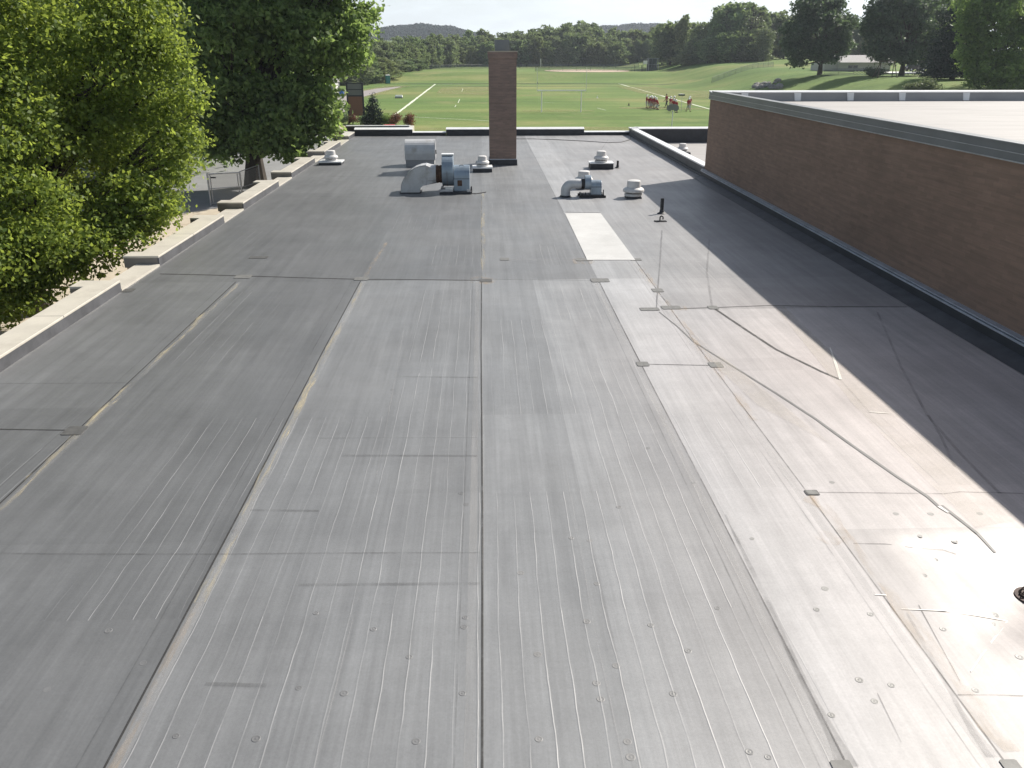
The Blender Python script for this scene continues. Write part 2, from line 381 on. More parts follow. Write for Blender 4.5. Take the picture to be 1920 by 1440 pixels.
# --- grass
def grass_mat():
    m, nd, lk, p = newmat('mown_grass')
    g = nd.new('ShaderNodeNewGeometry')
    def nz_(scale, stretch, det=5, ro=0.6, off=0.0):
        mp_ = nd.new('ShaderNodeMapping'); mp_.inputs['Scale'].default_value = stretch
        mp_.inputs['Location'].default_value = (off, off, 0)
        lk.new(g.outputs['Position'], mp_.inputs['Vector'])
        n = N(nd, 'ShaderNodeTexNoise', Scale=scale, Detail=det, Roughness=ro)
        lk.new(mp_.outputs[0], n.inputs['Vector'])
        return n.outputs['Fac']
    base = ramp(nd, lk, nz_(0.022, (1, 1.6, 1), 6, 0.6), [(0.34, (0.095, 0.160, 0.042)), (0.5, (0.130, 0.192, 0.053)), (0.64, (0.205, 0.225, 0.080))])
    band = ramp(nd, lk, nz_(0.055, (0.25, 2.6, 1), 4, 0.6, 11.0), [(0.3, 0.80), (0.7, 1.18)])
    tuft = ramp(nd, lk, nz_(1.1, (1, 1, 1), 8, 0.75, 3.0), [(0.25, 0.74), (0.75, 1.24)])
    c = mixc(nd, lk, 1.0, base, band, 'MULTIPLY')
    c = mixc(nd, lk, 1.0, c, tuft, 'MULTIPLY')
    dry = ramp(nd, lk, nz_(0.04, (1, 1, 1), 5, 0.7, 77.0), [(0.56, 0.0), (0.68, 0.55)])
    c = mixc(nd, lk, dry, c, (0.30, 0.27, 0.125))
    lk.new(c, p.inputs['Base Color'])
    p.inputs['Roughness'].default_value = 0.9
    p.inputs['Specular IOR Level'].default_value = 0.15
    b = N(nd, 'ShaderNodeBump', Strength=0.6, Distance=0.15)
    lk.new(nz_(2.5, (1, 1, 1), 6, 0.8, 19.0), b.inputs['Height'])
    lk.new(b.outputs['Normal'], p.inputs['Normal'])
    return m
M['grass'] = grass_mat()

# ------------------------------------------------------------------ mesh helpers
class MB:
    def __init__(s): s.v = []; s.f = []; s.mi = []
    def add(s, vs, fs, mi=0):
        o = len(s.v); s.v += [tuple(v) for v in vs]
        s.f += [tuple(i + o for i in f) for f in fs]; s.mi += [mi] * len(fs); return s
    def box(s, x0, x1, y0, y1, z0, z1, mi=0, taper=0.0):
        t = taper
        return s.add([(x0, y0, z0), (x1, y0, z0), (x1, y1, z0), (x0, y1, z0),
                      (x0 + t, y0 + t, z1), (x1 - t, y0 + t, z1), (x1 - t, y1 - t, z1), (x0 + t, y1 - t, z1)],
                     [(0, 3, 2, 1), (4, 5, 6, 7), (0, 1, 5, 4), (1, 2, 6, 5), (2, 3, 7, 6), (3, 0, 4, 7)], mi)
    def prism(s, poly, z0, z1, mi=0):      # poly counter-clockwise in x, y
        n = len(poly)
        vs = [(x, y, z0) for x, y in poly] + [(x, y, z1) for x, y in poly]
        return s.add(vs, [tuple(range(n - 1, -1, -1)), tuple(range(n, 2 * n))] +
                     [(i, (i + 1) % n, (i + 1) % n + n, i + n) for i in range(n)], mi)
    def slab_xz(s, poly, y0, y1, mi=0):    # outline in x, z extruded along y
        n = len(poly)
        vs = [(x, y0, z) for x, z in poly] + [(x, y1, z) for x, z in poly]
        return s.add(vs, [tuple(range(n)), tuple(range(2 * n - 1, n - 1, -1))] +
                     [(i, i + n, (i + 1) % n + n, (i + 1) % n) for i in range(n)], mi)
    def slab_yz(s, poly, x0, x1, mi=0):
        n = len(poly)
        vs = [(x0, y, z) for y, z in poly] + [(x1, y, z) for y, z in poly]
        return s.add(vs, [tuple(range(n)), tuple(range(2 * n - 1, n - 1, -1))] +
                     [(i, i + n, (i + 1) % n + n, (i + 1) % n) for i in range(n)], mi)
    def lathe(s, prof, c=(0, 0, 0), n=28, mi=0, caps=True):
        vs = []
        for r, z in prof:
            for k in range(n):
                a = 2 * math.pi * k / n
                vs.append((c[0] + r * math.cos(a), c[1] + r * math.sin(a), c[2] + z))
        fs = []
        for i in range(len(prof) - 1):
            for k in range(n):
                k2 = (k + 1) % n
                fs.append((i * n + k, i * n + k2, (i + 1) * n + k2, (i + 1) * n + k))
        if caps:
            fs.append(tuple(range(n - 1, -1, -1))); fs.append(tuple((len(prof) - 1) * n + k for k in range(n)))
        return s.add(vs, fs, mi)
    def tube(s, pts, rad, n=8, mi=0, caps=True):
        pts = [Vector(p) for p in pts]
        if isinstance(rad, (int, float)): rad = [rad] * len(pts)
        vs = []; up = None
        for i, p in enumerate(pts):
            t = (pts[min(i + 1, len(pts) - 1)] - pts[max(i - 1, 0)])
            if t.length < 1e-9: t = Vector((0, 0, 1))
            t.normalize()
            if up is None:
                up = Vector((0, 0, 1)) if abs(t.z) < 0.9 else Vector((1, 0, 0))
            a = t.cross(up)
            if a.length < 1e-6: a = t.cross(Vector((0, 1, 0)))
            a.normalize(); b = a.cross(t); up = b
            for k in range(n):
                an = 2 * math.pi * k / n
                vs.append(p + (a * math.cos(an) + b * math.sin(an)) * rad[i])
        fs = []
        for i in range(len(pts) - 1):
            for k in range(n):
                k2 = (k + 1) % n
                fs.append((i * n + k, i * n + k2, (i + 1) * n + k2, (i + 1) * n + k))
        if caps:
            fs.append(tuple(range(n - 1, -1, -1))); fs.append(tuple((len(pts) - 1) * n + k for k in range(n)))
        return s.add(vs, fs, mi)
    def mesh(s, name, mats, smooth=False, bevel=0.0):
        me = bpy.data.meshes.new(name)
        me.from_pydata(s.v, [], s.f)
        mats = mats if isinstance(mats, (list, tuple)) else [mats]
        for m in mats: me.materials.append(m)
        if len(mats) > 1: me.polygons.foreach_set('material_index', s.mi)
        bm = bmesh.new(); bm.from_mesh(me)
        bmesh.ops.recalc_face_normals(bm, faces=bm.faces)
        if bevel: bmesh.ops.bevel(bm, geom=[e for e in bm.edges if len(e.link_faces) == 2 and e.calc_face_angle(0) > 0.6], offset=bevel, segments=2, affect='EDGES', profile=0.5)
        bm.to_mesh(me); bm.free()
        if smooth:
            me.polygons.foreach_set('use_smooth', [True] * len(me.polygons))
            try: me.set_sharp_from_angle(angle=R(38))
            except Exception: pass
        me.update()
        return me
    def build(s, name, mats, parent=None, smooth=False, bevel=0.0, loc=None):
        return link(name, s.mesh(name, mats, smooth, bevel), parent, loc)
def link(name, me, parent=None, loc=None):
    o = bpy.data.objects.new(name, me); COL.objects.link(o)
    if parent: o.parent = parent
    if loc: o.location = loc
    return o
def tag(o, label, cat, group=None, kind=None):
    if label: o['label'] = label
    if cat: o['category'] = cat
    if group: o['group'] = group
    if kind: o['kind'] = kind
    return o
def empty(name, loc, label, cat, group=None, rz=0.0):
    o = bpy.data.objects.new(name, None); COL.objects.link(o)
    o.location = loc; o.rotation_euler = (0, 0, rz); o.empty_display_size = 0.3
    return tag(o, label, cat, group)
def struct(o): o['kind'] = 'structure'; return o
def copy_tree(o, parent=None):
    c = o.copy(); COL.objects.link(c)
    if parent: c.parent = parent
    for ch in list(o.children): copy_tree(ch, c)
    return c

# ------------------------------------------------------------------ terrain
def sst(a, b, x):
    t = np.clip((np.asarray(x, dtype=float) - a) / (b - a), 0, 1)
    return t * t * (3 - 2 * t)
def zg(X, Y):
    X = np.asarray(X, dtype=float); Y = np.asarray(Y, dtype=float)
    bank = 2.2 * sst(252, 282, Y + 0.06 * X)
    foot = 44 + 0.03 * (Y - 130)
    hill = 4.2 * sst(foot, foot + 26, X) * sst(70, 135, Y) + 1.8 * sst(190, 300, Y) * sst(55, 100, X)
    left = 1.6 * sst(225, 275, Y) * sst(-34, -60, X)
    h = (bank ** 3 + hill ** 3 + left ** 3) ** (1 / 3.0)
    return h
def zgf(x, y): return float(zg(x, y))

def hit(px, py):
    """where the line of sight through a photo pixel meets the terrain"""
    d = ray(px, py); t = 20.0
    while t < 900:
        if ZC + d[2] * t <= zgf(d[0] * t, d[1] * t): break
        t += 0.5
    return (d[0] * t, d[1] * t)
def grid_axis(segs):
    a = []
    for lo, hi, st in segs: a += list(np.arange(lo, hi, st))
    a.append(segs[-1][1]); return np.array(a)
gx = grid_axis([(-2400, -400, 100), (-400, -120, 20), (-120, 160, 3.0), (160, 400, 12), (400, 2400, 100)])
gy = grid_axis([(-400, 40, 40), (40, 320, 3.0), (320, 500, 12), (500, 2400, 100)])
GX, GY = np.meshgrid(gx, gy)
GZ = zg(GX, GY)
nv = GX.size
me = bpy.data.meshes.new('ground')
co = np.stack([GX.ravel(), GY.ravel(), GZ.ravel()], 1)
nx_, ny_ = len(gx), len(gy)
ii = (np.arange(ny_ - 1)[:, None] * nx_ + np.arange(nx_ - 1)[None, :]).ravel()
fa = np.stack([ii, ii + 1, ii + 1 + nx_, ii + nx_], 1)
def mesh_np(me, co, fa):
    nf, k = fa.shape
    me.vertices.add(len(co)); me.vertices.foreach_set('co', co.astype(np.float32).ravel())
    me.loops.add(nf * k); me.loops.foreach_set('vertex_index', fa.astype(np.int32).ravel())
    me.polygons.add(nf)
    me.polygons.foreach_set('loop_start', np.arange(0, nf * k, k, dtype=np.int32))
    me.polygons.foreach_set('loop_total', np.full(nf, k, dtype=np.int32))
    me.update(calc_edges=True)
mesh_np(me, co, fa)
me.polygons.foreach_set('use_smooth', [True] * len(me.polygons))
me.materials.append(M['grass'])
ground = struct(link('ground', me))

def sheet(name, pts, width, mat, lift=0.006, zfun=zgf, step=2.0, jitter=0.0, kind='structure', parent=None):
    """ribbon along a polyline, laid on the ground"""
    P = [Vector((p[0], p[1], 0)) for p in pts]
    ws = width if isinstance(width, (list, tuple)) else [width] * len(P)
    L = []; W = []
    for i in range(len(P) - 1):
        n = max(1, int((P[i + 1] - P[i]).length / step))
        for k in range(n):
            L.append(P[i].lerp(P[i + 1], k / n)); W.append(ws[i] + (ws[i + 1] - ws[i]) * k / n)
    L.append(P[-1]); W.append(ws[-1])
    vs = []; fs = []
    for i, p in enumerate(L):
        t = (L[min(i + 1, len(L) - 1)] - L[max(i - 1, 0)]).normalized()
        nrm = Vector((-t.y, t.x, 0))
        a = W[i] / 2 * (1 + rnd.uniform(-jitter, jitter)); b = W[i] / 2 * (1 + rnd.uniform(-jitter, jitter))
        for q in (p + nrm * a, p - nrm * b):
            vs.append((q.x, q.y, zfun(q.x, q.y) + lift))
        if i: fs.append((2 * i - 2, 2 * i - 1, 2 * i + 1, 2 * i))
    m = MB(); m.add(vs, fs)
    o = m.build(name, mat, parent)
    for f in o.data.polygons: pass
    if kind: o['kind'] = kind
    return o
def patch(name, poly, mat, lift, zfun=zgf, kind='structure', parent=None, cuts=1):
    m = MB(); m.add([(x, y, zfun(x, y) + lift) for x, y in poly], [tuple(range(len(poly)))])
    o = m.build(name, mat, parent)
    if kind: o['kind'] = kind
    return o

# paved yard west of the building, walks, gravel road, field lines, infield
patch('asphalt_yard', [(-60, 12), (-17.5, 12), (-17.5, 46), (-9.9, 52), (-9.9, 92), (-20, 96), (-60, 96)], M['asphalt'], 0.008)
patch('pavement', [(-17.5, -6), (-9.2, -6), (-9.2, 52), (-12.5, 52), (-17.5, 46)], M['concrete'], 0.012)
sheet('parking_line', [on_z(395, 286, 0), on_z(470, 268, 0)], 0.12, M['line_white'], 0.014)
sheet('road', [(-17.5, 96), (-22.0, 118), (-25.2, 150), (-26.2, 172), (-25.5, 195), (-23.5, 216), (-21, 228)], [5.0, 5.5, 5.2, 5.0, 5.2, 4.0, 1.0], M['gravel'], 0.02, step=4, jitter=0.06)
def fl(a, b, wd): sheet('field_marking', [on_z(*a, 0), on_z(*b, 0)], wd, M['line_white'], 0.03, step=4, jitter=0.25)
fl((740, 216), (816, 158), 0.45)
fl((1160, 157), (1245, 181), 0.40)
fl((1245, 181), (1331, 205), 0.34)
fl((745, 218), (918, 227), 0.16)
fl((868, 166), (866, 172), 0.08)
fl((820, 159), (870, 158), 0.25)
for (a, b) in (((862, 186), (859, 193)), ((855, 197), (853, 201)), ((1120, 203), (1136, 207)), ((1018, 192), (1040, 193))):
    fl(a, b, 0.12)
def zplate(x, y): return zgf(x, y)
M['verge'] = stain_mat('verge', (0.075, 0.125, 0.035), 0.30, 0.60, 0.75, 0.12, (0.35, 3, 1), 0.95)  # darker green for the ribbons across the far end of the field
M['dry_grass'] = stain_mat('dry_grass', (0.30, 0.285, 0.115), 0.30, 0.66, 0.62, 0.09, (0.7, 2.2, 1), 0.95)
sheet('dark_grass_band', [(-30, 250), (-5, 249), (20, 247.5), (40, 245), (52, 236)], [2, 7, 8, 7, 3], M['verge'], 0.03, step=3, jitter=0.1)
sheet('dark_grass_band', [(-25, 228), (0, 229), (36, 228)], [2, 4, 2], M['verge'], 0.03, step=3, jitter=0.1)
sheet('dry_grass', [(-10, 205), (2, 205), (8, 204)], [30, 46, 20], M['dry_grass'], 0.02, step=3, jitter=0.05)
sheet('dry_grass', [(39, 226), (42, 190), (45, 165)], [9, 16, 10], M['dry_grass'], 0.035, step=3, jitter=0.05)
sheet('dry_grass', [(-30, 140), (-27, 180), (-22, 235)], [4, 10, 6], M['dry_grass'], 0.012, step=3, jitter=0.1)
sheet('dry_grass', [(-9, 100), (10, 100), (34, 100)], [3, 8, 3], M['dry_grass'], 0.02, step=3, jitter=0.05)
sheet('worn_turf', [(6, 132), (11.5, 133), (17, 132)], [2, 5, 2], M['dry_grass'], 0.024, step=1, jitter=0.2)
sheet('worn_turf', [(22, 139), (28, 139), (35, 136)], [3, 6, 3], M['dry_grass'], 0.024, step=1, jitter=0.2)
# baseball infield and its white line beyond the bank
inf = []
for k in range(28):
    a = 2 * math.pi * k / 28
    inf.append((36 + 14.5 * math.cos(a), 305 + 21 * math.sin(a)))
patch('infield', inf, M['dirt'], 0.0, zfun=lambda x, y: 2.28)
sheet('field_marking', [(-6, 300), (4, 303), (14, 306)], 0.5, M['line_white'], 0.03, step=3)

# low hills on the horizon
def hill(pts, D, depth):
    xs = []; zs = []
    for px, py in pts:
        X, Z = on_y(px, py, D); xs.append(X); zs.append(Z)
    X = np.linspace(xs[0], xs[-1], 120); T = np.interp(X, xs, zs)
    T = T - 9.0 + 1.2 * np.sin(X * 0.05) + 0.8 * np.sin(X * 0.13 + 1)
    V = np.linspace(0, 1, 24)
    prof = np.sin(V * math.pi) ** 0.7
    co = []; 
    for v, pr in zip(V, prof):
        for x, t in zip(X, T): co.append((x, D + (v - 0.5) * depth, max(0.0, t) * pr - 0.5))
    co = np.array(co); n = len(X)
    ii = (np.arange(23)[:, None] * n + np.arange(n - 1)[None, :]).ravel()
    me = bpy.data.meshes.new('hill'); mesh_np(me, co, np.stack([ii, ii + 1, ii + 1 + n, ii + n], 1))
    me.polygons.foreach_set('use_smooth', [True] * len(me.polygons))
    me.materials.append(M['grass'])
    struct(link('hill', me))
    return X, T, D, depth
hillsd = [hill([(560, 95), (640, 62), (700, 50), (745, 44), (790, 43), (845, 45), (880, 52), (915, 66), (960, 90)], 1450, 500),
          hill([(980, 95), (1030, 75), (1080, 54), (1130, 44), (1180, 41), (1225, 42), (1262, 50), (1320, 60), (1420, 70), (1500, 92)], 1500, 500)]

# ------------------------------------------------------------------ foliage
def crown_mesh(name, lobes, nleaf, size, mat, seed, per=14, spread=0.32, up=0.35, inner=0.55, flat=0.9, aspect=0.62, sub=0):
    rg = np.random.default_rng(seed)
    L = np.array([l[:6] for l in lobes], dtype=float)
    if sub:
        d = rg.normal(size=(len(L), sub, 3)); d /= np.linalg.norm(d, axis=2)[..., None]
        d[..., 2] = np.where(d[..., 2] < -0.3, -d[..., 2], d[..., 2])
        k = rg.uniform(0.26, 0.46, (len(L), sub, 1))
        cc = L[:, None, :3] + d * L[:, None, 3:6] * (1.02 - k)
        rr = L[:, None, 3:6] * k * np.array([1.1, 1.1, 0.85])
        L = np.concatenate([np.concatenate([cc, rr], 2).reshape(-1, 6), L * np.array([1, 1, 1, .62, .62, .62])])
    area = (L[:, 3] * L[:, 4] * L[:, 5]) ** (2 / 3.0)
    nc = nleaf // per
    ch = rg.choice(len(L), nc, p=area / area.sum())
    d = rg.normal(size=(nc, 3)); d /= np.linalg.norm(d, axis=1)[:, None]
    fr = inner + (1.04 - inner) * rg.random(nc) ** 0.45
    # uneven outline: low-frequency bulges
    fr *= 1 + 0.12 * np.sin(5 * d[:, 0] + ch) * np.sin(4 * d[:, 2] + 2 * ch) + 0.07 * rg.normal(size=nc)
    c = L[ch, :3] + d * L[ch, 3:6] * fr[:, None]
    c = np.repeat(c, per, 0); dd = np.repeat(d, per, 0)
    sp = spread * (0.6 + 0.8 * rg.random(nc)); sp = np.repeat(sp, per)
    off = rg.normal(size=c.shape) * sp[:, None]; off[:, 2] *= 0.6
    p = c + off
    n = rg.normal(size=p.shape) * flat + dd * 0.5; n[:, 2] += up
    n /= np.linalg.norm(n, axis=1)[:, None]
    a = np.cross(n, rg.normal(size=p.shape)); a /= np.linalg.norm(a, axis=1)[:, None]
    b = np.cross(n, a)
    s = size * (0.6 + 0.8 * rg.random(len(p)))[:, None]
    q0 = p - a * s * 0.5; q1 = p + b * s * aspect * 0.5 - a * s * 0.05 + n * s * 0.08
    q2 = p + a * s * 0.5; q3 = p - b * s * aspect * 0.5 - a * s * 0.05 + n * s * 0.08
    co = np.stack([q0, q1, q2, q3], 1).reshape(-1, 3)
    fa = np.arange(len(co)).reshape(-1, 4)
    me = bpy.data.meshes.new(name); mesh_np(me, co, fa)
    me.materials.append(mat)
    return me
def trunk_mb(h, r, lobes=(), seed=0, base=(0, 0, 0), lean=(0, 0)):
    rg = random.Random(seed); m = MB()
    pts = []; rads = []
    for k in range(7):
        t = k / 6
        pts.append((base[0] + lean[0] * t + rg.uniform(-.08, .08) * r * 4 * t, base[1] + lean[1] * t + rg.uniform(-.08, .08) * r * 4 * t, base[2] - 0.1 + h * t))
        rads.append(r * (1.35 if k == 0 else 1.0) * (1 - 0.72 * t))
    m.tube(pts, rads, 9)
    for i, l in enumerate(lobes):
        t = min(0.9, max(0.25, (l[2] * 0.62 - base[2]) / h)) * rg.uniform(0.55, 0.95)
        s = Vector(pts[0]).lerp(Vector(pts[-1]), t)
        e = Vector(l[:3]); mid = s.lerp(e, 0.5) + Vector((rg.uniform(-.3, .3), rg.uniform(-.3, .3), rg.uniform(-.2, .6)))
        r0 = r * (1 - 0.7 * t) * 0.55
        m.tube([s, mid, e], [r0, r0 * 0.6, r0 * 0.22], 6)
        for k in range(2):
            e2 = e + Vector((rg.uniform(-1, 1) * l[3], rg.uniform(-1, 1) * l[4], rg.uniform(-.4, 1) * l[5])) * 0.75
            m.tube([mid, mid.lerp(e2, 0.6), e2], [r0 * 0.4, r0 * 0.22, r0 * 0.07], 5)
    return m
def make_tree(name, loc, lobes, nleaf, size, mat, label, seed, th, tr, group=None, per=14, spread=0.32, limbs=True, cat='tree', lean=(0, 0), **kw):
    """lobes in coordinates relative to the tree's foot"""
    t = empty(name, loc, label, cat, group)
    link('crown', crown_mesh('crown', lobes, nleaf, size, mat, seed, per, spread, **kw), t)
    trunk_mb(th, tr, lobes if limbs else (), seed, lean=lean).build('trunk', M['bark'], t, smooth=True)
    return t
def random_lobes(w, h, seed, base=0.12, n=9):
    rg = random.Random(seed); L = [(0, 0, h * 0.55, w * 0.34, w * 0.34, h * 0.36)]
    for k in range(n):
        z = h * (base + (1 - base) * (k + 0.6) / n)
        t = (z / h - base) / (1 - base)
        rad = w * 0.5 * (math.sin(math.pi * min(1, 0.18 + t * 0.80)) ** 0.6)
        a = k * 2.4 + rg.uniform(-.5, .5); rr = rad * rg.uniform(0.25, 0.62)
        s = rad * rg.uniform(0.48, 0.72) + 0.08 * w
        L.append((rr * math.cos(a), rr * math.sin(a), min(z, h - s * 0.75), s, s, s * rg.uniform(0.75, 1.0)))
    return L

# --- the two big trees at the left
t1 = (-15.3, 28.0, 0.0)
L1 = [(-1.2, -0.5, 8.6, 3.9, 3.9, 4.0), (2.3, -1.6, 8.2, 2.5, 2.4, 2.3), (3.0, -0.6, 6.0, 2.4, 2.2, 1.7), (1.7, -3.2, 6.6, 2.3, 2.0, 2.2),
      (0.2, -4.4, 5.2, 2.3, 2.0, 1.9), (-2.4, -5.2, 5.6, 2.8, 2.4, 2.4), (-1.6, -5.8, 8.3, 2.4, 2.0, 2.2), (-4.0, -3.5, 8.0, 3.0, 3.0, 3.0),
      (1.8, -1.8, 10.7, 2.6, 2.6, 2.2), (-0.8, -3.8, 11.0, 2.8, 2.4, 2.2), (-3.8, -2.0, 11.2, 3.2, 3.0, 2.6), (-0.2, 1.5, 11.9, 3.0, 3.0, 2.4),
      (4.1, -0.4, 6.8, 1.2, 1.3, 0.8), (3.9, 0.4, 4.9, 1.8, 1.5, 1.0), (-4.6, -5.6, 4.3, 2.3, 1.8, 1.5), (1.2, 1.4, 5.2, 2.8, 2.4, 1.8),
      (0.2, -3.9, 8.6, 1.7, 1.7, 1.5), (-3.4, -7.0, 6.9, 1.8, 1.6, 1.5), (2.6, 0.6, 12.2, 2.0, 2.0, 1.6), (-5.6, 0.2, 7.0, 3.0, 3.0, 3.2),
      (2.9, -4.6, 4.5, 1.6, 1.5, 1.3), (1.3, -5.9, 3.5, 1.7, 1.5, 1.3), (4.5, -2.0, 4.3, 1.3, 1.4, 1.0), (-0.8, -7.0, 2.9, 1.9, 1.5, 1.2), (2.2, -5.4, 5.9, 1.4, 1.4, 1.3),
      (0.2, -6.6, 4.9, 1.8, 1.5, 1.5), (-2.6, -7.6, 4.2, 2.2, 1.7, 1.8), (0.4, -6.2, 2.3, 1.3, 1.2, 0.8), (3.4, -3.4, 3.3, 1.2, 1.2, 0.7), (-2.4, -6.4, 1.9, 1.8, 1.3, 0.8), (4.0, -1.0, 3.3, 1.2, 1.2, 0.7),
      (2.6, -6.2, 2.9, 1.5, 1.3, 1.2), (1.0, -7.0, 2.2, 1.6, 1.3, 1.1), (3.5, -5.2, 3.5, 1.3, 1.2, 1.0), (-0.8, -7.6, 1.8, 1.7, 1.3, 1.1), (1.6, -5.6, 1.7, 1.1, 1.0, 0.7), (-2.6, -8.2, 2.4, 1.6, 1.3, 1.3)]
L1 = [(a, b, c, d * 1.08, e * 1.08, f * 1.08) for a, b, c, d, e, f in L1]
for px_, py_, YY, rr in [(318, 352, 25.5, .85), (296, 405, 25, .85), (255, 432, 24.5, .9), (205, 462, 24, .9), (160, 495, 23.5, .85), (110, 525, 23, .85), (62, 552, 22.5, .85), (15, 566, 22, .9), (240, 380, 25, 1.2), (180, 420, 24.5, 1.2), (120, 470, 23.5, 1.2), (60, 505, 23, 1.2), (0, 520, 22.5, 1.2), (-40, 560, 22, 1.1), (330, 300, 26, .9), (262, 40, 27, 1.4), (285, 100, 27, 1.3), (300, 165, 27, 1.5), (322, 225, 27, 1.1), (320, 270, 26.5, 1.1), (240, 20, 27, 1.6), (230, 120, 26, 1.6)]:
    x_, z_ = on_y(px_, py_, YY); L1.append((x_ - t1[0], YY - t1[1], z_, rr, rr * .9, rr * .8))
make_tree('maple_tree', t1, L1, 270000, 0.135, M['leaf_yellow'], 'large bright yellow-green leafy tree overhanging the left parapet, nearest the viewer', 11, 9.0, 0.34, per=16, spread=0.20, up=0.5, sub=8)
t2 = (-15.14, 56.9, 0.0)
L2 = [(0.5, 0, 10.0, 4.2, 4.0, 4.2), (4.4, -0.6, 13.0, 3.6, 3.2, 3.0), (6.9, -0.5, 12.2, 1.7, 1.8, 1.3), (3.6, -1.0, 8.9, 3.2, 2.8, 2.4), (3.3, -0.6, 5.4, 2.4, 2.4, 1.9),
      (2.2, -2.0, 3.9, 2.3, 2.0, 1.4), (-2.6, -1.2, 4.9, 2.5, 2.2, 1.6), (-0.6, -2.6, 5.7, 2.6, 2.2, 1.8), (-4.2, -0.6, 7.8, 3.0, 3.0, 2.8),
      (-0.6, -2.8, 8.9, 2.8, 2.4, 2.4), (-3.6, -1.0, 12.0, 3.6, 3.2, 3.2), (0.8, -1.6, 14.0, 3.8, 3.2, 2.6), (5.6, 0, 15.2, 2.6, 2.6, 1.8),
      (-6.2, 0.8, 5.2, 2.4, 2.4, 1.7), (7.3, 0.4, 13.9, 1.4, 1.4, 1.1), (5.0, 0.8, 10.6, 1.9, 2.0, 1.4), (-3.6, -1.5, 3.7, 1.4, 1.4, 0.8), (-7.5, 0, 10.0, 3, 3, 3), (-1.8, -1.8, 3.9, 1.9, 1.7, 1.2), (-3.6, -1.2, 4.6, 2.0, 1.8, 1.5), (3.9, -1.6, 3.6, 1.5, 1.5, 1.0), (2.8, -2, 2.6, 1.2, 1.2, 0.8), (8.0, -0.3, 13.4, 1.1, 1.2, 1.0)]
L2 = [(a, b, c, d * 1.14, e * 1.14, f * 1.14) for a, b, c, d, e, f in L2]
for px_, py_, YY, rr in [(400, 262, 55.5, 1.9), (438, 285, 55, 1.5), (600, 125, 56, 2.2), (640, 70, 56, 2.2), (585, 205, 55.5, 2.0), (672, 40, 56.5, 1.6), (480, 262, 54, 1.8), (520, 240, 54, 1.8), (545, 280, 54, 1.4), (375, 205, 56, 2.2), (655, 110, 57, 1.3), (612, 232, 55.5, 1.2)]:
    x_, z_ = on_y(px_, py_, YY); L2.append((x_ - t2[0], YY - t2[1], z_, rr, rr * .9, rr * .8))
make_tree('oak_tree', t2, L2, 120000, 0.31, M['leaf_green'], 'tall dark green tree with thick trunk behind the open chain-link gate', 23, 11.5, 0.62, per=10, spread=0.26, lean=(0.4, 0), sub=11, inner=0.7)
# a third, further back at the far left edge, filling between the two
make_tree('oak_tree', (-27.5, 66, 0), random_lobes(15, 17, 5, 0.1, 12), 42000, 0.36, M['leaf_green'], 'dark tree at the far left, mostly hidden behind the two nearest trees', 31, 10, 0.4, per=14, spread=0.45)
make_tree('oak_tree', (-20.5, 84, 0), random_lobes(11, 15, 8, 0.1, 10), 22000, 0.36, M['leaf_green'], 'dark green tree behind the thick-trunked tree, next to the gravel road', 37, 9, 0.35, per=14, spread=0.4)
make_tree('oak_tree', (-42, 120, 0), random_lobes(18, 17, 15, 0.05, 12), 22000, 0.5, M['leaf_green'], 'wide green tree left of the shed, seen through gaps of the near trees', 41, 9, 0.4, per=14, spread=0.5)

# --- shared crowns for the woods
FAR = []
for k in range(9):
    h = [15, 17, 13, 16, 19, 14, 12, 18, 15][k]; wd = [11, 10, 12, 9, 13, 10, 11, 11, 8][k]
    lob = random_lobes(wd, h, 100 + k, 0.02, 13)
    FAR.append((h, crown_mesh('crown', lob, 6500, 0.85, M['leaf_far'], 200 + k, per=8, spread=0.30, up=0.4, sub=6),
                trunk_mb(h * 0.7, 0.28, (), k).mesh('trunk', M['bark'], True)))
def wood_tree(px, D, ytop, label, group, k=None, wid=1.0, zf=None):
    k = rnd.randrange(len(FAR)) if k is None else k
    h0, cm, tm = FAR[k]
    X, Zt = on_y(px, ytop, D)
    z = zgf(X, D); h = max(3.0, Zt - z); s = h / h0
    t = empty('wood_tree', (X, D, z - 0.05), label, 'tree', group, rnd.uniform(0, 6.28))
    sw = max(s, 0.62) * wid * rnd.uniform(0.9, 1.15)
    t.scale = (sw, sw, s)
    link('crown', cm, t); link('trunk', tm, t)
    return t
LBL = 'one of the crowded trees of the long green treeline beyond the sports field'
GRP = 'trees of the long treeline beyond the field'
def dist_at(px):
    return float(np.interp(px, [560, 640, 690, 740, 790, 850, 900, 1240, 1300, 1380, 1450, 1900], [225, 245, 268, 290, 330, 385, 400, 400, 345, 318, 322, 330]))
def top_at(px):
    return float(np.interp(px, [560, 640, 690, 740, 800, 860, 930, 1000, 1035, 1060, 1095, 1120, 1170, 1235, 1250, 1290, 1330],
                           [40, 62, 66, 70, 64, 62, 56, 52, 47, 40, 45, 56, 58, 54, 42, 40, 38]))
for row, (dd, dy, st) in enumerate([(0, 20, 17), (9, 10, 23), (20, 1, 25), (38, -2, 30)]):
    px = 560 + row * 9
    while px < 1265:
        D = dist_at(px) + dd
        wood_tree(px + rnd.uniform(-5, 5), D + rnd.uniform(-4, 4), top_at(px) + dy + rnd.uniform(-4, 9), LBL, GRP, wid=rnd.uniform(0.8, 1.1))
        px += st * rnd.uniform(0.8, 1.2)
# young growth at the foot of the left treeline
for px, D, yt in [(668, 240, 118), (688, 250, 112), (702, 258, 116), (716, 266, 108), (735, 280, 112), (752, 292, 112), (772, 306, 110)]:
    wood_tree(px, D, yt, 'low bright sapling at the foot of the left part of the treeline', 'saplings at the left edge of the treeline', wid=1.5)
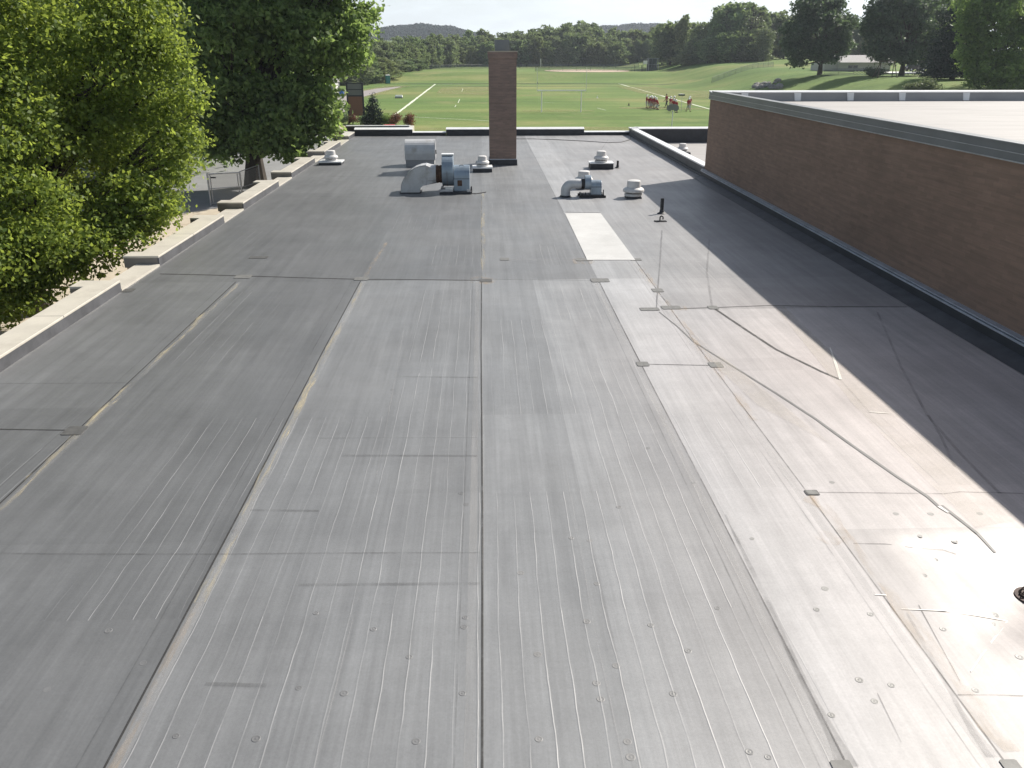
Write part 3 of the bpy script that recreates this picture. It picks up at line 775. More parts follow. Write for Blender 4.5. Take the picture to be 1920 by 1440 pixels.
# taller mixed trees right of centre up to the hill
LB2 = 'one of the tall mixed trees massed on the hill side right of the backstop'
GR2 = 'tall trees right of the backstop'
for px, D, yt, k, wd in [(1246, 330, 44, 0, 1), (1262, 318, 40, 2, 1), (1284, 312, 28, 8, .9), (1300, 318, 42, 3, 1), (1318, 300, 42, 5, 1), (1336, 296, 40, 1, 1),
                     (1352, 292, 20, 4, 1), (1372, 296, 6, 6, 1), (1392, 290, 4, 7, 1), (1410, 296, 5, 3, 1), (1428, 292, 12, 1, .9), (1446, 298, 22, 0, .9),
                     (1330, 286, 70, 2, 1.2), (1300, 300, 80, 6, 1.2), (1364, 282, 60, 5, 1.2), (1395, 282, 58, 2, 1.2), (1422, 284, 52, 6, 1.1), (1275, 318, 82, 5, 1.1),
                     (1458, 300, 22, 2, 1), (1478, 296, 30, 5, 1), (1500, 310, 26, 1, 1), (1290, 295, 100, 2, 1.4), (1320, 290, 98, 5, 1.4), (1350, 285, 95, 6, 1.4), (1380, 283, 92, 2, 1.4), (1408, 283, 90, 5, 1.3)]:
    wood_tree(px, D, yt, LB2, GR2, k, wd)
LB3 = 'one of the distant green trees behind the house on the right'
for px, D, yt in [(1585, 300, 40), (1605, 300, 34), (1625, 305, 38), (1645, 300, 30), (1565, 300, 50), (1540, 305, 40), (1720, 290, 10), (1745, 290, -5), (1770, 285, -10), (1800, 285, -20), (1840, 280, -25), (1690, 300, 20)]:
    wood_tree(px, D, yt, LB3, 'distant trees behind the house')
# light dry tree in the mass and the willow-like pale one
X, Zt = on_y(1437, 52, 276); z = zgf(X, 276)
make_tree('willow_tree', (X, 276, z), random_lobes(5.5, Zt - z, 61, 0.02, 8), 4200, 0.55, M['leaf_pale'], 'slim pale grey-green tree catching the sun left of the first round maple', 61, 8, 0.2, per=7, spread=0.5)
X, Zt = on_y(1418, 20, 285); z = zgf(X, 285)
m = MB()
for k in range(16):
    a = rnd.uniform(0, 6.28); q = rnd.uniform(1.5, 4.5)
    m.tube([(0, 0, 5), (q * .5 * math.cos(a), q * .5 * math.sin(a), 11 + rnd.uniform(-2, 2)), (q * math.cos(a), q * math.sin(a), Zt - z + rnd.uniform(-2, 2.5))], [0.22, 0.1, 0.03], 5)
m.tube([(0, 0, -0.1), (0, 0, 6)], [0.4, 0.25], 7)
t = empty('bare_tree', (X, 285, z), 'half dead tree with bare grey branches above the mass of trees', 'tree')
m.build('trunk', M['bark'], t)
link('crown', crown_mesh('crown', random_lobes(8, 13, 66, 0.2, 7), 1700, 0.6, M['leaf_pale'], 66, per=6, spread=0.6), t)

# --- the two round maples, spruce and big masses on the right
def px_tree(name, pxb, D, yb, lobes_px, nleaf, size, mat, label, seed, tr, ybr=None, **kw):
    """foot at pixel pxb, distance D; lobes as (px, py, depth offset, rx, ry, rz in metres)"""
    X, _ = on_y(pxb, yb, D); z = zgf(X, D)
    L = []
    for (a, b, o, rx, ry, rz) in lobes_px:
        rx, ry, rz = rx * 1.13, ry * 1.13, rz * 1.13
        x, zz = on_y(a, b, D + o); L.append((x - X, o, zz - z, rx, ry, rz))
    top = max(l[2] for l in L)
    return make_tree(name, (X, D, z), L, nleaf, size, mat, label, seed, top * 0.9, tr, **kw)
px_tree('maple_tree', 1537, 178, 137, [(1535, 55, 0, 5.0, 5, 5.2), (1497, 60, 0, 3.2, 3.4, 3.6), (1574, 62, 0, 3.2, 3.4, 3.6), (1512, 24, 0, 3.4, 3.4, 3), (1560, 22, 0, 3.6, 3.4, 3), (1535, 2, 0, 3.6, 3.5, 2.8),
        (1500, 92, 0, 3.0, 3, 2.6), (1535, 98, -1, 3.4, 3, 2.6), (1570, 92, 0, 3.0, 3, 2.4), (1490, 112, 1, 1.7, 2, 1.6), (1515, 110, 0, 2.2, 2, 1.6), (1584, 84, 0, 2.0, 2, 1.8), (1497, 122, 3, 1.4, 1.5, 1.2), (1556, 112, -1, 2, 2, 1.1), (1483, 82, 0, 1.6, 2, 1.8), (1592, 44, 0, 1.8, 2, 1.8)],
        26000, 0.52, M['leaf_dark'], 'big round dark maple standing alone left of the house on the rise', 71, 0.42, per=9, spread=0.3, sub=7)
px_tree('maple_tree', 1688, 163, 152, [(1688, 50, 0, 6.0, 5, 5.4), (1650, 70, 0, 3.4, 3.4, 3.6), (1728, 60, 0, 3.4, 3.4, 3.6), (1655, 30, 0, 3.6, 3.4, 3.2), (1715, 18, 0, 3.8, 3.4, 3), (1680, 0, 0, 4.0, 3.5, 2.8),
        (1645, 100, 0, 2.4, 3, 2.0), (1672, 106, -1, 3.0, 3, 1.9), (1705, 104, -1, 3.0, 3, 2.2), (1740, 92, 1, 2.6, 3, 2.4), (1634, 62, 0, 1.8, 2, 2.2), (1735, 115, 1, 1.6, 2, 1.0), (1752, 70, 1, 1.6, 2, 1.6), (1765, 30, 1, 2.2, 2, 2.2)],
        29000, 0.52, M['leaf_dark'], 'wide dark maple shading the wooden swing frame', 72, 0.45, per=9, spread=0.3, sub=7)
px_tree('locust_tree', 1764, 185, 150, [(1760, 20, 0, 3.6, 3, 3.4), (1766, 60, 0, 3.2, 3, 3.2), (1756, 88, -1, 2.6, 2.4, 2.2), (1775, 95, -1, 2.2, 2, 2.0), (1770, -10, 0, 3.4, 3, 3)],
        9000, 0.45, M['leaf_green'], 'lighter feathery tree between the wide maple and the dark spruces', 73, 0.25, per=8, spread=0.35, sub=6)
def spruce(X, Y, h, rb, n, size, mat, label, seed, group=None, name='spruce_tree', z=None):
    rg = np.random.default_rng(seed)
    t = empty(name, (X, Y, zgf(X, Y) if z is None else z), label, 'tree', group)
    L = []
    lv = int(14)
    for k in range(lv):
        f = k / (lv - 1); zz = h * (0.06 + 0.9 * f); rad = rb * (1 - f) ** 0.85 + 0.08
        for j in range(5):
            a = k * 1.1 + j * 1.2566
            L.append((rad * 0.6 * math.cos(a), rad * 0.6 * math.sin(a), zz, rad * 0.5, rad * 0.5, h / lv * 0.6))
    link('crown', crown_mesh('crown', L, n, size, mat, seed, per=8, spread=min(0.3, rb * 0.12), up=0.2, inner=0.3), t)
    trunk_mb(h * 0.97, h * 0.018 + 0.03, (), seed).build('trunk', M['bark'], t)
    return t
sx, sz = on_y(1812, 0, 140)
spruce(sx, 140, 17.5, 5.2, 24000, 0.34, M['needle'], 'dark blue-green spruce rising between the feathery tree and the big right-hand tree', 81)
spruce(on_y(1790, 0, 150)[0], 150, 6.0, 2.4, 5000, 0.3, M['leaf_dark'], 'short bushy conifer at the foot of the dark spruce', 82)
px_tree('oak_tree', 1868, 118, 175, [(1865, 60, 0, 4.6, 4, 5.0), (1830, 90, 0, 2.8, 3, 3), (1905, 80, 0, 3.4, 3, 4), (1850, 20, 0, 3.4, 3, 3), (1895, 15, 0, 3.6, 3, 3), (1870, -20, 0, 3.6, 3, 3),
        (1850, 125, -1, 3.2, 3, 2.4), (1895, 130, -1, 3.4, 3, 2.4), (1930, 60, 0, 3.4, 3, 4), (1935, 130, 0, 3, 3, 3), (1832, 140, 0, 2.0, 2, 1.6), (1850, 156, -1, 2.6, 2, 1.6), (1885, 160, -1, 2.6, 2, 1.5), (1920, 158, -1, 3, 2, 1.6), (1818, 110, 0, 2.0, 2, 2.4), (1815, 60, 0, 2.2, 2, 2.6), (1822, 20, 0, 2.6, 2, 2.6)],
        34000, 0.40, M['leaf_green'], 'big mid-green tree filling the far right behind the pale roof', 84, 0.4, per=10, spread=0.28, sub=8)
px_tree('oak_tree', 1958, 128, 175, [(1960, 60, 0, 5, 4, 6), (1960, 0, 0, 5, 4, 5), (1950, 130, 0, 4, 3, 3)], 12000, 0.4, M['leaf_green'], 'green tree cut off by the right edge of the picture', 85, 0.4, per=10, spread=0.5)

# --- conifer, reddish shrubs round the planter
def bush(px, py, D, w, h, mat, label, seed, n=1800, size=0.13, group=None, name='shrub'):
    X, _ = on_y(px, py, D); z = zgf(X, D)
    t = empty(name, (X, D, z), label, 'shrub', group)
    L = [(rnd.uniform(-.3, .3) * w, rnd.uniform(-.3, .3) * w, h * rnd.uniform(.35, .75), w * .3, w * .3, h * .3) for _ in range(6)]
    link('foliage', crown_mesh('foliage', L, n, size, mat, seed, per=6, spread=w * 0.09, up=0.3, inner=0.3), t)
    mm_ = MB()
    for k in range(6):
        mm_.tube([(0, 0, 0), (rnd.uniform(-.3, .3) * w, rnd.uniform(-.3, .3) * w, h * .7)], [0.03, 0.01], 5)
    mm_.build('stem', M['bark'], t)
    return t
X, _ = on_y(703, 236, 105)
spruce(X - 0.1, 105, 3.9, 1.45, 5200, 0.16, M['needle'], 'small dark spruce with a thin bent tip beside the tall sign board', 91)
bush(690, 236, 106.5, 2.0, 1.3, M['leaf_dark'], 'low green bush left of the small spruce', 92)
bush(722, 238, 105, 1.5, 1.5, M['leaf_green'], 'green shrub just right of the small spruce', 93)
bush(740, 238, 104.5, 1.6, 1.5, M['leaf_red'], 'reddish shrub between the green shrub and the rightmost red one', 94)
bush(768, 241, 103, 1.5, 1.6, M['leaf_red'], 'reddish brown shrub farthest right at the end of the low wall', 95)
bush(662, 234, 108, 1.6, 1.3, M['leaf_red'], 'rust coloured shrub under the brown sign board', 96)
bush(640, 232, 107, 1.9, 1.6, M['leaf_dark'], 'dark green shrub left of the sign board legs', 97)
bush(625, 230, 106, 1.8, 1.7, M['leaf_red'], 'orange and green shrub beside the leafy edge of the tall dark tree', 98)
bush(1716, 162, 120, 2.4, 1.9, M['leaf_pale'], 'pale ornamental grass clump at left of the pair above the roof edge', 99, 2500, 0.2)
bush(1740, 165, 120, 3.2, 2.1, M['leaf_pale'], 'wider grass clump at right of the pair above the roof edge', 100, 3000, 0.2)
bush(1640, 150, 158, 3.0, 1.4, M['leaf_dark'], 'dark low bush at the foot of the swing frame', 101, 2000, 0.25)

# --- woods on the far hills: one mass each
for q, (HX, HT, D, dep) in enumerate(hillsd):
    rg = np.random.default_rng(300 + q)
    n = 5200
    X = rg.uniform(HX[0], HX[-1], n); v = rg.uniform(0.16, 0.66, n)
    T = np.interp(X, HX, HT) * np.sin(v * math.pi) ** 0.7
    keep = T > 2
    X, v, T = X[keep], v[keep], T[keep]
    n = len(X); Yv = D + (v - 0.5) * dep
    per = 26
    c = np.stack([X, Yv, T - 1.0], 1)
    rr = rg.uniform(4.0, 8.0, n)
    d = rg.normal(size=(n, per, 3)); d /= np.linalg.norm(d, axis=2)[..., None]; d[..., 2] = np.abs(d[..., 2]) * 0.95
    p = (c[:, None, :] + d * rr[:, None, None] * rg.uniform(0.7, 1.1, (n, per, 1))).reshape(-1, 3)
    nn = d.reshape(-1, 3) + rg.normal(size=p.shape) * 0.5; nn /= np.linalg.norm(nn, axis=1)[:, None]
    a = np.cross(nn, rg.normal(size=p.shape)); a /= np.linalg.norm(a, axis=1)[:, None]; b = np.cross(nn, a)
    s = 1.9
    co = np.stack([p - a * s, p + b * s * .8, p + a * s, p - b * s * .8], 1).reshape(-1, 3)
    me = bpy.data.meshes.new('woodland'); mesh_np(me, co, np.arange(len(co)).reshape(-1, 4)); me.materials.append(M['leaf_hill'])
    o = link('woodland', me)
    tag(o, ['far wooded hill rising at the left above the treeline', 'far wooded hill rising at the right above the treeline'][q], 'woodland', None, 'stuff')

# ------------------------------------------------------------------ the low flat-roofed wing
XL, XR = -8.62, 9.95
YF = 58.35
SUMP = (5.80, 7.22)
def zr(x, y):
    d = max(abs(x - SUMP[0]), abs(y - SUMP[1]) * 1.15)
    return ZR - 0.17 * min(1, max(0, (1.15 - d) / 1.0)) + 0.006 * math.sin(x * 1.1 + 0.4 * math.sin(y * 0.7)) * math.sin(y * 0.55)
wing = empty('school_wing', (0, 0, 0), 'long low school wing with a grey rubber-sheet flat roof and stepped parapets, filling the foreground', 'building')
MB().box(-9.14, 9.95, -3, YF + 0.3, -0.3, ZR - 0.28).build('wall', M['brick_tan'], wing)

def axis(lo, hi, st, extra):
    a = list(np.arange(lo, hi, st)) + [hi] + list(extra)
    return np.array(sorted(set(round(v, 3) for v in a)))
SX = [-6.1, -3.05, -0.07, 2.82, 4.09]
ax_ = axis(XL - 0.3, XR, 0.16, SX + [3.14, 1.2])
ay_ = axis(-3, YF + 0.02, 0.16, [20.1, 22.05, 17.42, 29.3, 7.85, 8.35])
me = bpy.data.meshes.new('roof_membrane')
co = np.array([(x, y, zr(x, y)) for y in ay_ for x in ax_])
n = len(ax_)
ii = (np.arange(len(ay_) - 1)[:, None] * n + np.arange(n - 1)[None, :]).ravel()
mesh_np(me, co, np.stack([ii, ii + 1, ii + 1 + n, ii + n], 1))
def tone(x, y):
    """reflectance of each sheet of rubber, higher towards the right"""
    if y < 20.1:
        if x < -6.1: t = 0.130 if y > 12.4 else 0.118
        elif x < -3.05: t = 0.124 if y > 8.4 else 0.132
        elif x < -0.07: t = 0.175 if y > 8.4 else 0.180
        elif x < 2.82: t = 0.200 if x < 1.2 else 0.245
        elif x < 4.09: t = 0.355
        else:
            t = 0.365
            if y < 8.4: t = 0.300
            if 13.6 < y < 17.42 and x < 5.6: t = 0.335
            if y > 17.42: t = 0.270
    else:
        if x < -3.05: t = 0.116 if y < 34 else 0.130
        elif x < -0.07: t = 0.130 if y < 34 else 0.150
        elif x < 2.82: t = 0.170 if y < 36 else 0.190
        elif x < 4.09: t = 0.290
        else: t = 0.250
    return t
cx = (ax_[:-1] + ax_[1:]) / 2; cy = (ay_[:-1] + ay_[1:]) / 2
tn = np.array([tone(x, y) for y in cy for x in cx])
tint = np.ones((len(tn), 4)); 
XX = np.tile(cx, len(cy))
warm = np.clip((XX - 1.0) / 6.0, 0, 1) * np.repeat(np.clip((24 - cy) / 10, 0.3, 1), len(cx))
tint[:, 0] = tn * (0.968 + 0.150 * warm); tint[:, 1] = tn * (1 - 0.012 * warm); tint[:, 2] = tn * (1.035 - 0.085 * warm)
at = me.attributes.new('sheet', 'FLOAT_COLOR', 'CORNER')
at.data.foreach_set('color', np.repeat(tint, 4, 0).astype(np.float32).ravel())
me.polygons.foreach_set('use_smooth', [True] * len(me.polygons))
me.materials.append(M['roof'])
roof = link('roof_membrane', me, wing)
def set_sheet(me, v):
    a = me.attributes.new('sheet', 'FLOAT_COLOR', 'CORNER')
    a.data.foreach_set('color', np.tile(np.array([v[0], v[1], v[2], 1.0], dtype=np.float32), len(me.loops)))

def strip(name, pts, width, mat, lift=0.004, px=True, jit=0.0, step=0.25):
    P = [rf(*p) if px else p for p in pts]
    return sheet(name, P, width, mat, lift, zfun=zr, step=step, jitter=jit, kind=None, parent=roof)
# lap seams along the sheets
for k, x in enumerate(SX):
    y1 = {0: 20.1, 1: 20.1, 2: 20.1, 3: 20.1, 4: 22.0}[k]
    strip('seam', [(x, 2.5), (x + 0.01, 9), (x - 0.01, 15), (x, y1)], [0.016 if k > 2 else 0.02, 0.016 if k > 2 else 0.022, 0.02, 0.024], M['seam' if k < 3 else 'seam_soft'], 0.004, False)
    strip('lap_edge', [(x + (0.10 if k < 2 else -0.10), 2.5), (x + (0.10 if k < 2 else -0.10), y1)], 0.09, M['lap_light'], 0.003, False)
    strip('seam', [(x - 0.22, 2.5), (x - 0.215, y1)], 0.014, M['seam_faint'], 0.003, False)
strip('seam', [(-0.07, 20.1), (-0.07, 34.5)], 0.03, M['seam_faint'], 0.004, False)
strip('seam', [(2.82, 29.4), (2.80, 44), (2.72, 52)], 0.03, M['seam_faint'], 0.004, False)
strip('adhesive_stain', [(-0.03, 20.3), (-0.03, 33.6)], 0.11, M['ochre'], 0.006, False, 0.3)
strip('adhesive_stain', [(-2.98, 7.2), (-2.98, 19.9)], 0.10, M['ochre'], 0.006, False, 0.5)
strip('adhesive_stain', [(-2.98, 3.2), (-2.98, 7.2)], 0.07, M['ochre_faint'], 0.006, False, 0.4)
strip('adhesive_stain', [(-6.03, 7.0), (-6.03, 19.9)], 0.10, M['ochre'], 0.006, False, 0.8)
strip('adhesive_stain', [(4.12, 11.5), (4.10, 21.5)], 0.13, M['ochre_faint'], 0.006, False, 0.5)
strip('adhesive_stain', [(4.19, 5.0), (4.18, 9.2)], 0.16, M['ochre_faint'], 0.006, False, 0.5)
strip('adhesive_stain', [(-3.0, 20.4), (-2.9, 24.5)], 0.10, M['ochre_faint'], 0.006, False, 0.5)
# cross seams
def seam(pts, wd=0.03, mat='seam', lift=0.005): strip('seam', pts, wd, M[mat], lift)
seam([(300, 514), (520, 519), (680, 524), (903, 526)], 0.06)
seam([(903, 523), (1010, 525), (1125, 527)], 0.05, 'seam_faint')
seam([(0, 805), (135, 807)], 0.03)
seam([(0, 1038), (430, 1039), (900, 1037)], 0.03, 'seam_faint')
seam([(0, 719), (250, 718)], 0.03, 'seam_faint')
seam([(600, 822), (895, 821)], 0.02, 'seam_faint')
seam([(1205, 683), (1342, 685)], 0.025)
seam([(1270, 579), (1338, 577), (1440, 573), (1560, 575), (1700, 576)], 0.04)
seam([(1522, 924), (1660, 925), (1770, 926), (1800, 922), (1919, 925)], 0.016, 'seam_soft')
seam([(1600, 1020), (1660, 1021), (1770, 1025), (1795, 1031)], 0.014, 'seam_soft')
seam([(1795, 1303), (1860, 1303), (1919, 1305)], 0.010, 'seam_soft')
seam([(948, 486), (1095, 488)], 0.05, 'lap_light')
seam([(1060, 398), (1126, 399)], 0.05)
seam([(590, 368), (760, 372)], 0.06, 'seam_faint')
seam([(600, 330), (900, 336), (1050, 336)], 0.08, 'seam_faint')
seam([(755, 706), (895, 708)], 0.05, 'seam_faint'); seam([(640, 855), (895, 855)], 0.06, 'seam_faint'); seam([(470, 957), (598, 959)], 0.05, 'seam_faint'); seam([(560, 1098), (900, 1095)], 0.05, 'seam_faint'); seam([(385, 1283), (500, 1286)], 0.05, 'seam_faint')
# diagonal folds of the tapered insulation
strip('fold', [(1241, 432), (1237, 500), (1233, 545), (1231, 578)], [0.05, 0.035, 0.03, 0.025], M['fold_mid'], 0.005, True, 0.3)
seam([(1228, 545), (1262, 577)], 0.05, 'seam_faint')
seam([(1340, 579), (1400, 619), (1455, 655), (1540, 697), (1575, 712)], 0.06)
seam([(1575, 712), (1605, 745), (1632, 775)], 0.04, 'seam_faint')
seam([(1645, 585), (1690, 690), (1738, 778)], 0.045, 'seam_faint')
seam([(1738, 778), (1800, 850), (1875, 925)], 0.05, 'seam_faint')
seam([(1740, 778), (1765, 820), (1790, 875)], 0.04, 'seam_faint')
seam([(1330, 450), (1325, 510), (1335, 575)], 0.05, 'seam_faint')
strip('fold', [(1236, 585), (1270, 612), (1300, 640), (1380, 690), (1455, 737), (1530, 786), (1590, 830), (1680, 893), (1740, 932), (1762, 952)], [0.02, 0.028, 0.032, 0.038, 0.044, 0.048, 0.050, 0.046, 0.050, 0.04], M['fold_grey'], 0.006, True, 0.12)
strip('fold', [(1765, 948), (1800, 975), (1868, 1028)], [0.04, 0.046, 0.03], M['fold_grey'], 0.006, True, 0.1)
strip('fold', [(1760, 950), (1778, 962)], [0.05, 0.03], M['fold_light'], 0.008)
strip('fold', [(1556, 652), (1566, 680), (1576, 712)], [0.02, 0.05, 0.05], M['fold_light'], 0.006)
strip('fold', [(1630, 773), (1650, 774), (1668, 776)], [0.02, 0.05, 0.01], M['fold_light'], 0.006)
strip('fold', [(1690, 1143), (1770, 1146), (1893, 1150)], [0.008, 0.022, 0.014], M['fold_light'], 0.006)
strip('fold', [(1892, 1152), (1860, 1200), (1820, 1260)], [0.012, 0.018, 0.01], M['fold_light'], 0.006)
strip('fold', [(1640, 1116), (1662, 1117)], [0.01, 0.02], M['fold_light'], 0.006)
strip('fold', [(1225, 398), (1240, 378)], [0.06, 0.03], M['lap_light'], 0.006)
strip('fold', [(1140, 262), (1125, 284)], [0.06, 0.10], M['lap_light'], 0.006)
strip('fold', [(1645, 1300), (1690, 1392)], [0.010, 0.004], M['seam_soft'], 0.005)
strip('fold', [(1722, 1135), (1800, 1278)], [0.010, 0.006], M['seam_soft'], 0.005)
# wrinkles long enough to count on the near sheets
for a, b in (((1060, 880), (1085, 1010)), ((1085, 1010), (1112, 1170)), ((1112, 1170), (1170, 1438)), ((905, 640), (905, 1100)), ((662, 1160), (590, 1438)), ((1240, 905), (1290, 1030)), ((760, 600), (705, 900))):
    strip('wrinkle', [a, ((a[0] + b[0]) / 2 + 1, (a[1] + b[1]) / 2), b], [0.006, 0.014, 0.006], M['lap_light'], 0.006)
# dirt along the seam on the right
strip('dirt_streak', [(1440, 1130), (1480, 1220), (1530, 1320), (1590, 1438)], [0.04, 0.10, 0.08, 0.16], M['seam_faint'], 0.005, True, 0.4)
strip('dirt_streak', [(1360, 965), (1440, 1130)], [0.02, 0.06], M['seam_faint'], 0.005, True, 0.4)
strip('dirt_streak', [(1700, 1150), (1800, 1330), (1860, 1420)], [0.03, 0.05, 0.12], M['seam_faint'], 0.005, True, 0.4)
# light new sheet, pale beige band beside the valley
def rpoly(name, pts, mat, lift): 
    return patch(name, [rf(*p) for p in pts], mat, lift, zfun=lambda x, y: ZR, kind=None, parent=roof)
rpoly('repair_sheet', [(1101, 488), (1191, 488), (1126, 400), (1059, 400)], M['sheet_light'], 0.012)
rpoly('pale_band', [(1450, 573), (1470, 575), (1600, 700), (1700, 790), (1910, 975), (1830, 990), (1740, 905), (1600, 760)], M['pale_beige'], 0.011)
rpoly('pale_band', [(1300, 625), (1330, 650), (1450, 745), (1560, 835), (1420, 760), (1345, 690)], M['pale_beige'], 0.011)
# joint covers stuck over the seam crossings
def cover(px, py, wx, wy, mat='patch_mid', rot=0.0, lift=0.009):
    x, y = rf(px, py); m = MB(); c, s = math.cos(rot), math.sin(rot)
    cut = 0.18; pol = []
    for sx_, sy_ in ((-1, -1), (1, -1), (1, 1), (-1, 1)):
        for q in (((1 - cut), 1), (1, (1 - cut))) if sx_ * sy_ < 0 else ((1, (1 - cut)), ((1 - cut), 1)):
            pol.append((sx_ * q[0] * wx / 2, sy_ * q[1] * wy / 2))
    vs = [(x + a * c - b * s, y + a * s + b * c) for a, b in pol]
    base = max(zr(*v) for v in vs)
    m.prism(vs, base + 0.002, base + lift)
    o = m.build('joint_cover', M[mat], roof)
    m2 = MB(); k = 0.80
    m2.prism([(x + (a * c - b * s) * k, y + (a * s + b * c) * k) for a, b in pol], base + lift, base + lift + 0.004)
    return o, m2
for a in [(1218, 580, .42, .22), (1258, 577, .42, .26), (1205, 683, .22, .22), (1342, 684, .24, .26), (1095, 487, .45, .3), (1125, 526, .45, .35),
          (1192, 487, .3, .25), (678, 523, .35, .3), (456, 519, .4, .35), (1233, 545, .26, .3), (1337, 577, .22, .25), (946, 486, .25, .3), (1578, 1436, .16, .10), (1896, 1436, .14, .12)]:
    o, m2 = cover(*a, mat='patch_mid')
for a in [(140, 808, .30, .30, 'patch_dark'), (1522, 925, .17, .13, 'patch_dark'), (911, 526, .30, .30, 'patch_dark'), (485, 483, .5, .25, 'patch_dark'), (237, 545, .35, .3, 'patch_dark')]:
    o, m2 = cover(*a)
    if a[0] == 1522: o2 = m2.build('joint_cover_center', M['patch_mid'], roof)
for p_, q_ in (((905, 526), .9), ((1095, 490), .9), ((1276, 578), .5), ((1530, 940), .35), ((1555, 1010), .4)):
    x, y = rf(*p_); MBs = MB(); pl = [(x + q_ * .5 * math.cos(k * .63) * rnd.uniform(.6, 1), y + q_ * .5 * math.sin(k * .63) * rnd.uniform(.6, 1)) for k in range(10)]
    MBs.add([(a, b, zr(a, b) + 0.0075) for a, b in pl], [tuple(range(10))]); MBs.build('rust_stain', M['ochre_faint'], roof)
# fastener plates printing through the sheet
plate = []
for v in ((0.125, 0.127, 0.13), (0.16, 0.16, 0.16), (0.20, 0.197, 0.19)):
    m = MB().lathe([(0.052, 0), (0.046, 0.006), (0.036, 0.006), (0.030, 0.002), (0.014, 0.002), (0.010, 0.005), (0.001, 0.006)], n=20, caps=False)
    pm = m.mesh('fastener_plate', M['roof'], True); set_sheet(pm, [q * 1.18 for q in v]); plate.append(pm)
fp = [(872, 1158), (870, 1176), (867, 1300), (1008, 1227), (1100, 1165), (1118, 1281), (1126, 1311), (1262, 1301), (1010, 1386), (1176, 1391), (1182, 1420), (1155, 1248),
      (645, 1300), (767, 1232), (592, 1150), (865, 925), (874, 946), (268, 1243), (203, 1182), (88, 1293), (1071, 1008), (1105, 1013), (1119, 1094), (1220, 1172), (976, 1074),
      (1560, 905), (1680, 964), (1745, 964), (1755, 1041), (1768, 1180), (1868, 1140), (1864, 1160), (1911, 1232), (1829, 1294), (1611, 1275), (1671, 1285), (1547, 1104), (1531, 1143),
      (1559, 1341), (1640, 1315), (1790, 1012), (1733, 1078), (1837, 963), (1632, 1152), (1725, 1005), (700, 1180), (735, 730), (440, 995), (560, 1290), (330, 1380), (1440, 1420), (1405, 1410),
      (1300, 905), (1215, 840), (1160, 950), (1410, 1010), (1345, 1140), (1290, 1220), (480, 1385), (780, 1390)]
for p_ in fp:
    x, y = rf(*p_); k = 0 if x < -0.07 else (1 if x < 2.8 else 2)
    o = link('fastener_plate', plate[k], roof, (x, y, zr(x, y) + 0.001)); o.scale = (rnd.uniform(.55, .78),) * 2 + (rnd.uniform(0.12, 0.40),)
# roof drain in its sump
m = MB(); dz = zr(*SUMP)
m.lathe([(0.17, 0.0), (0.165, 0.02), (0.13, 0.025), (0.125, 0.01)], (SUMP[0], SUMP[1], dz), 24)
for k in range(12):
    a = k * math.pi / 6
    m.tube([(SUMP[0] + .12 * math.cos(a), SUMP[1] + .12 * math.sin(a), dz + .02), (SUMP[0] + .10 * math.cos(a), SUMP[1] + .10 * math.sin(a), dz + .075), (SUMP[0] + .03 * math.cos(a), SUMP[1] + .03 * math.sin(a), dz + .095)], 0.008, 5)
m.lathe([(0.125, 0.0), (0.11, 0.03), (0.05, 0.035)], (SUMP[0], SUMP[1], dz), 16)
m.build('roof_drain', M['drain_iron'], wing, smooth=True)

# --- stepped parapet on the west side
HI, LO = ZR + 0.27, ZR + 0.055
XI, XO, XT = -8.60, -9.17, -9.48
def cap_poly_extrude(poly, z1, h, mat, name, parent):
    m = MB(); n_ = len(poly)
    cxx = sum(p[0] for p in poly) / n_; 
    def off(p, d):   # pull the rim in a little so the top slopes to it
        return p
    m.prism(poly, z1 - h, z1)
    return m.build(name, M[mat], parent, bevel=0.012)
segs = [(7.7, 13.4 - 2.0, 'lo'), (11.4, 13.65, 'lo')]
highs = [(5.5, 11.2), (13.65, 19.35), (21.83, 27.8), (30.19, 35.78), (38.29, 43.9), (46.67, 52.2), (55.44, YF + 0.3)]
for i, (a, b) in enumerate(highs):
    m = MB(); m.box(XO + 0.04, XI - 0.012, a + 0.04, b - 0.04, ZR - 0.35, HI - 0.2)
    m.box(XT + 0.05, XO + 0.04, a + 0.05, a + 0.52, 0.0, HI - 0.2); m.box(XT + 0.05, XO + 0.04, b - 0.52, b - 0.05, 0.0, HI - 0.2)
    par = m.build('parapet', M['brick_tan'], wing)
    T = 0.56
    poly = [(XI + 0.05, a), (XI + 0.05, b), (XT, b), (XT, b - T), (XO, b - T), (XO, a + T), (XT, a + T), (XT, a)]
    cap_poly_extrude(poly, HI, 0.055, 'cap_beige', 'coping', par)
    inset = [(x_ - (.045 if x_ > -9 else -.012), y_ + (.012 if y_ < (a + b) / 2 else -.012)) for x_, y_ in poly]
    MB().prism(inset, HI - .31, HI - .055).build('coping_skirt', M['cap_side_shaded'], par)
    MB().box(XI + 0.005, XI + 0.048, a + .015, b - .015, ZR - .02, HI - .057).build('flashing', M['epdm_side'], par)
    for yj in ([a + 2.85] if b - a > 5 else []):
        MB().box(XO - 0.003, XI + 0.053, yj - 0.006, yj + 0.006, HI - 0.054, HI + 0.002).build('coping_joint', M['patch_mid'], par)
lows = [(11.2, 13.65), (19.35, 21.83), (27.8, 30.19), (35.78, 38.29), (43.9, 46.67), (52.2, 55.44)]
for a, b in lows:
    m = MB(); m.box(XO + 0.04, XI - 0.012, a - 0.04, b + 0.04, ZR - 0.35, LO - 0.12); par = m.build('low_parapet', M['brick_tan'], wing)
    MB().box(XI - 0.012, XI + 0.03, a, b, ZR - 0.02, LO - 0.02).build('flashing', M['epdm_side'], par)
    MB().box(XO + 0.01, XI + 0.05, a, b, LO - 0.13, LO).build('coping', M['cap_beige'], par)
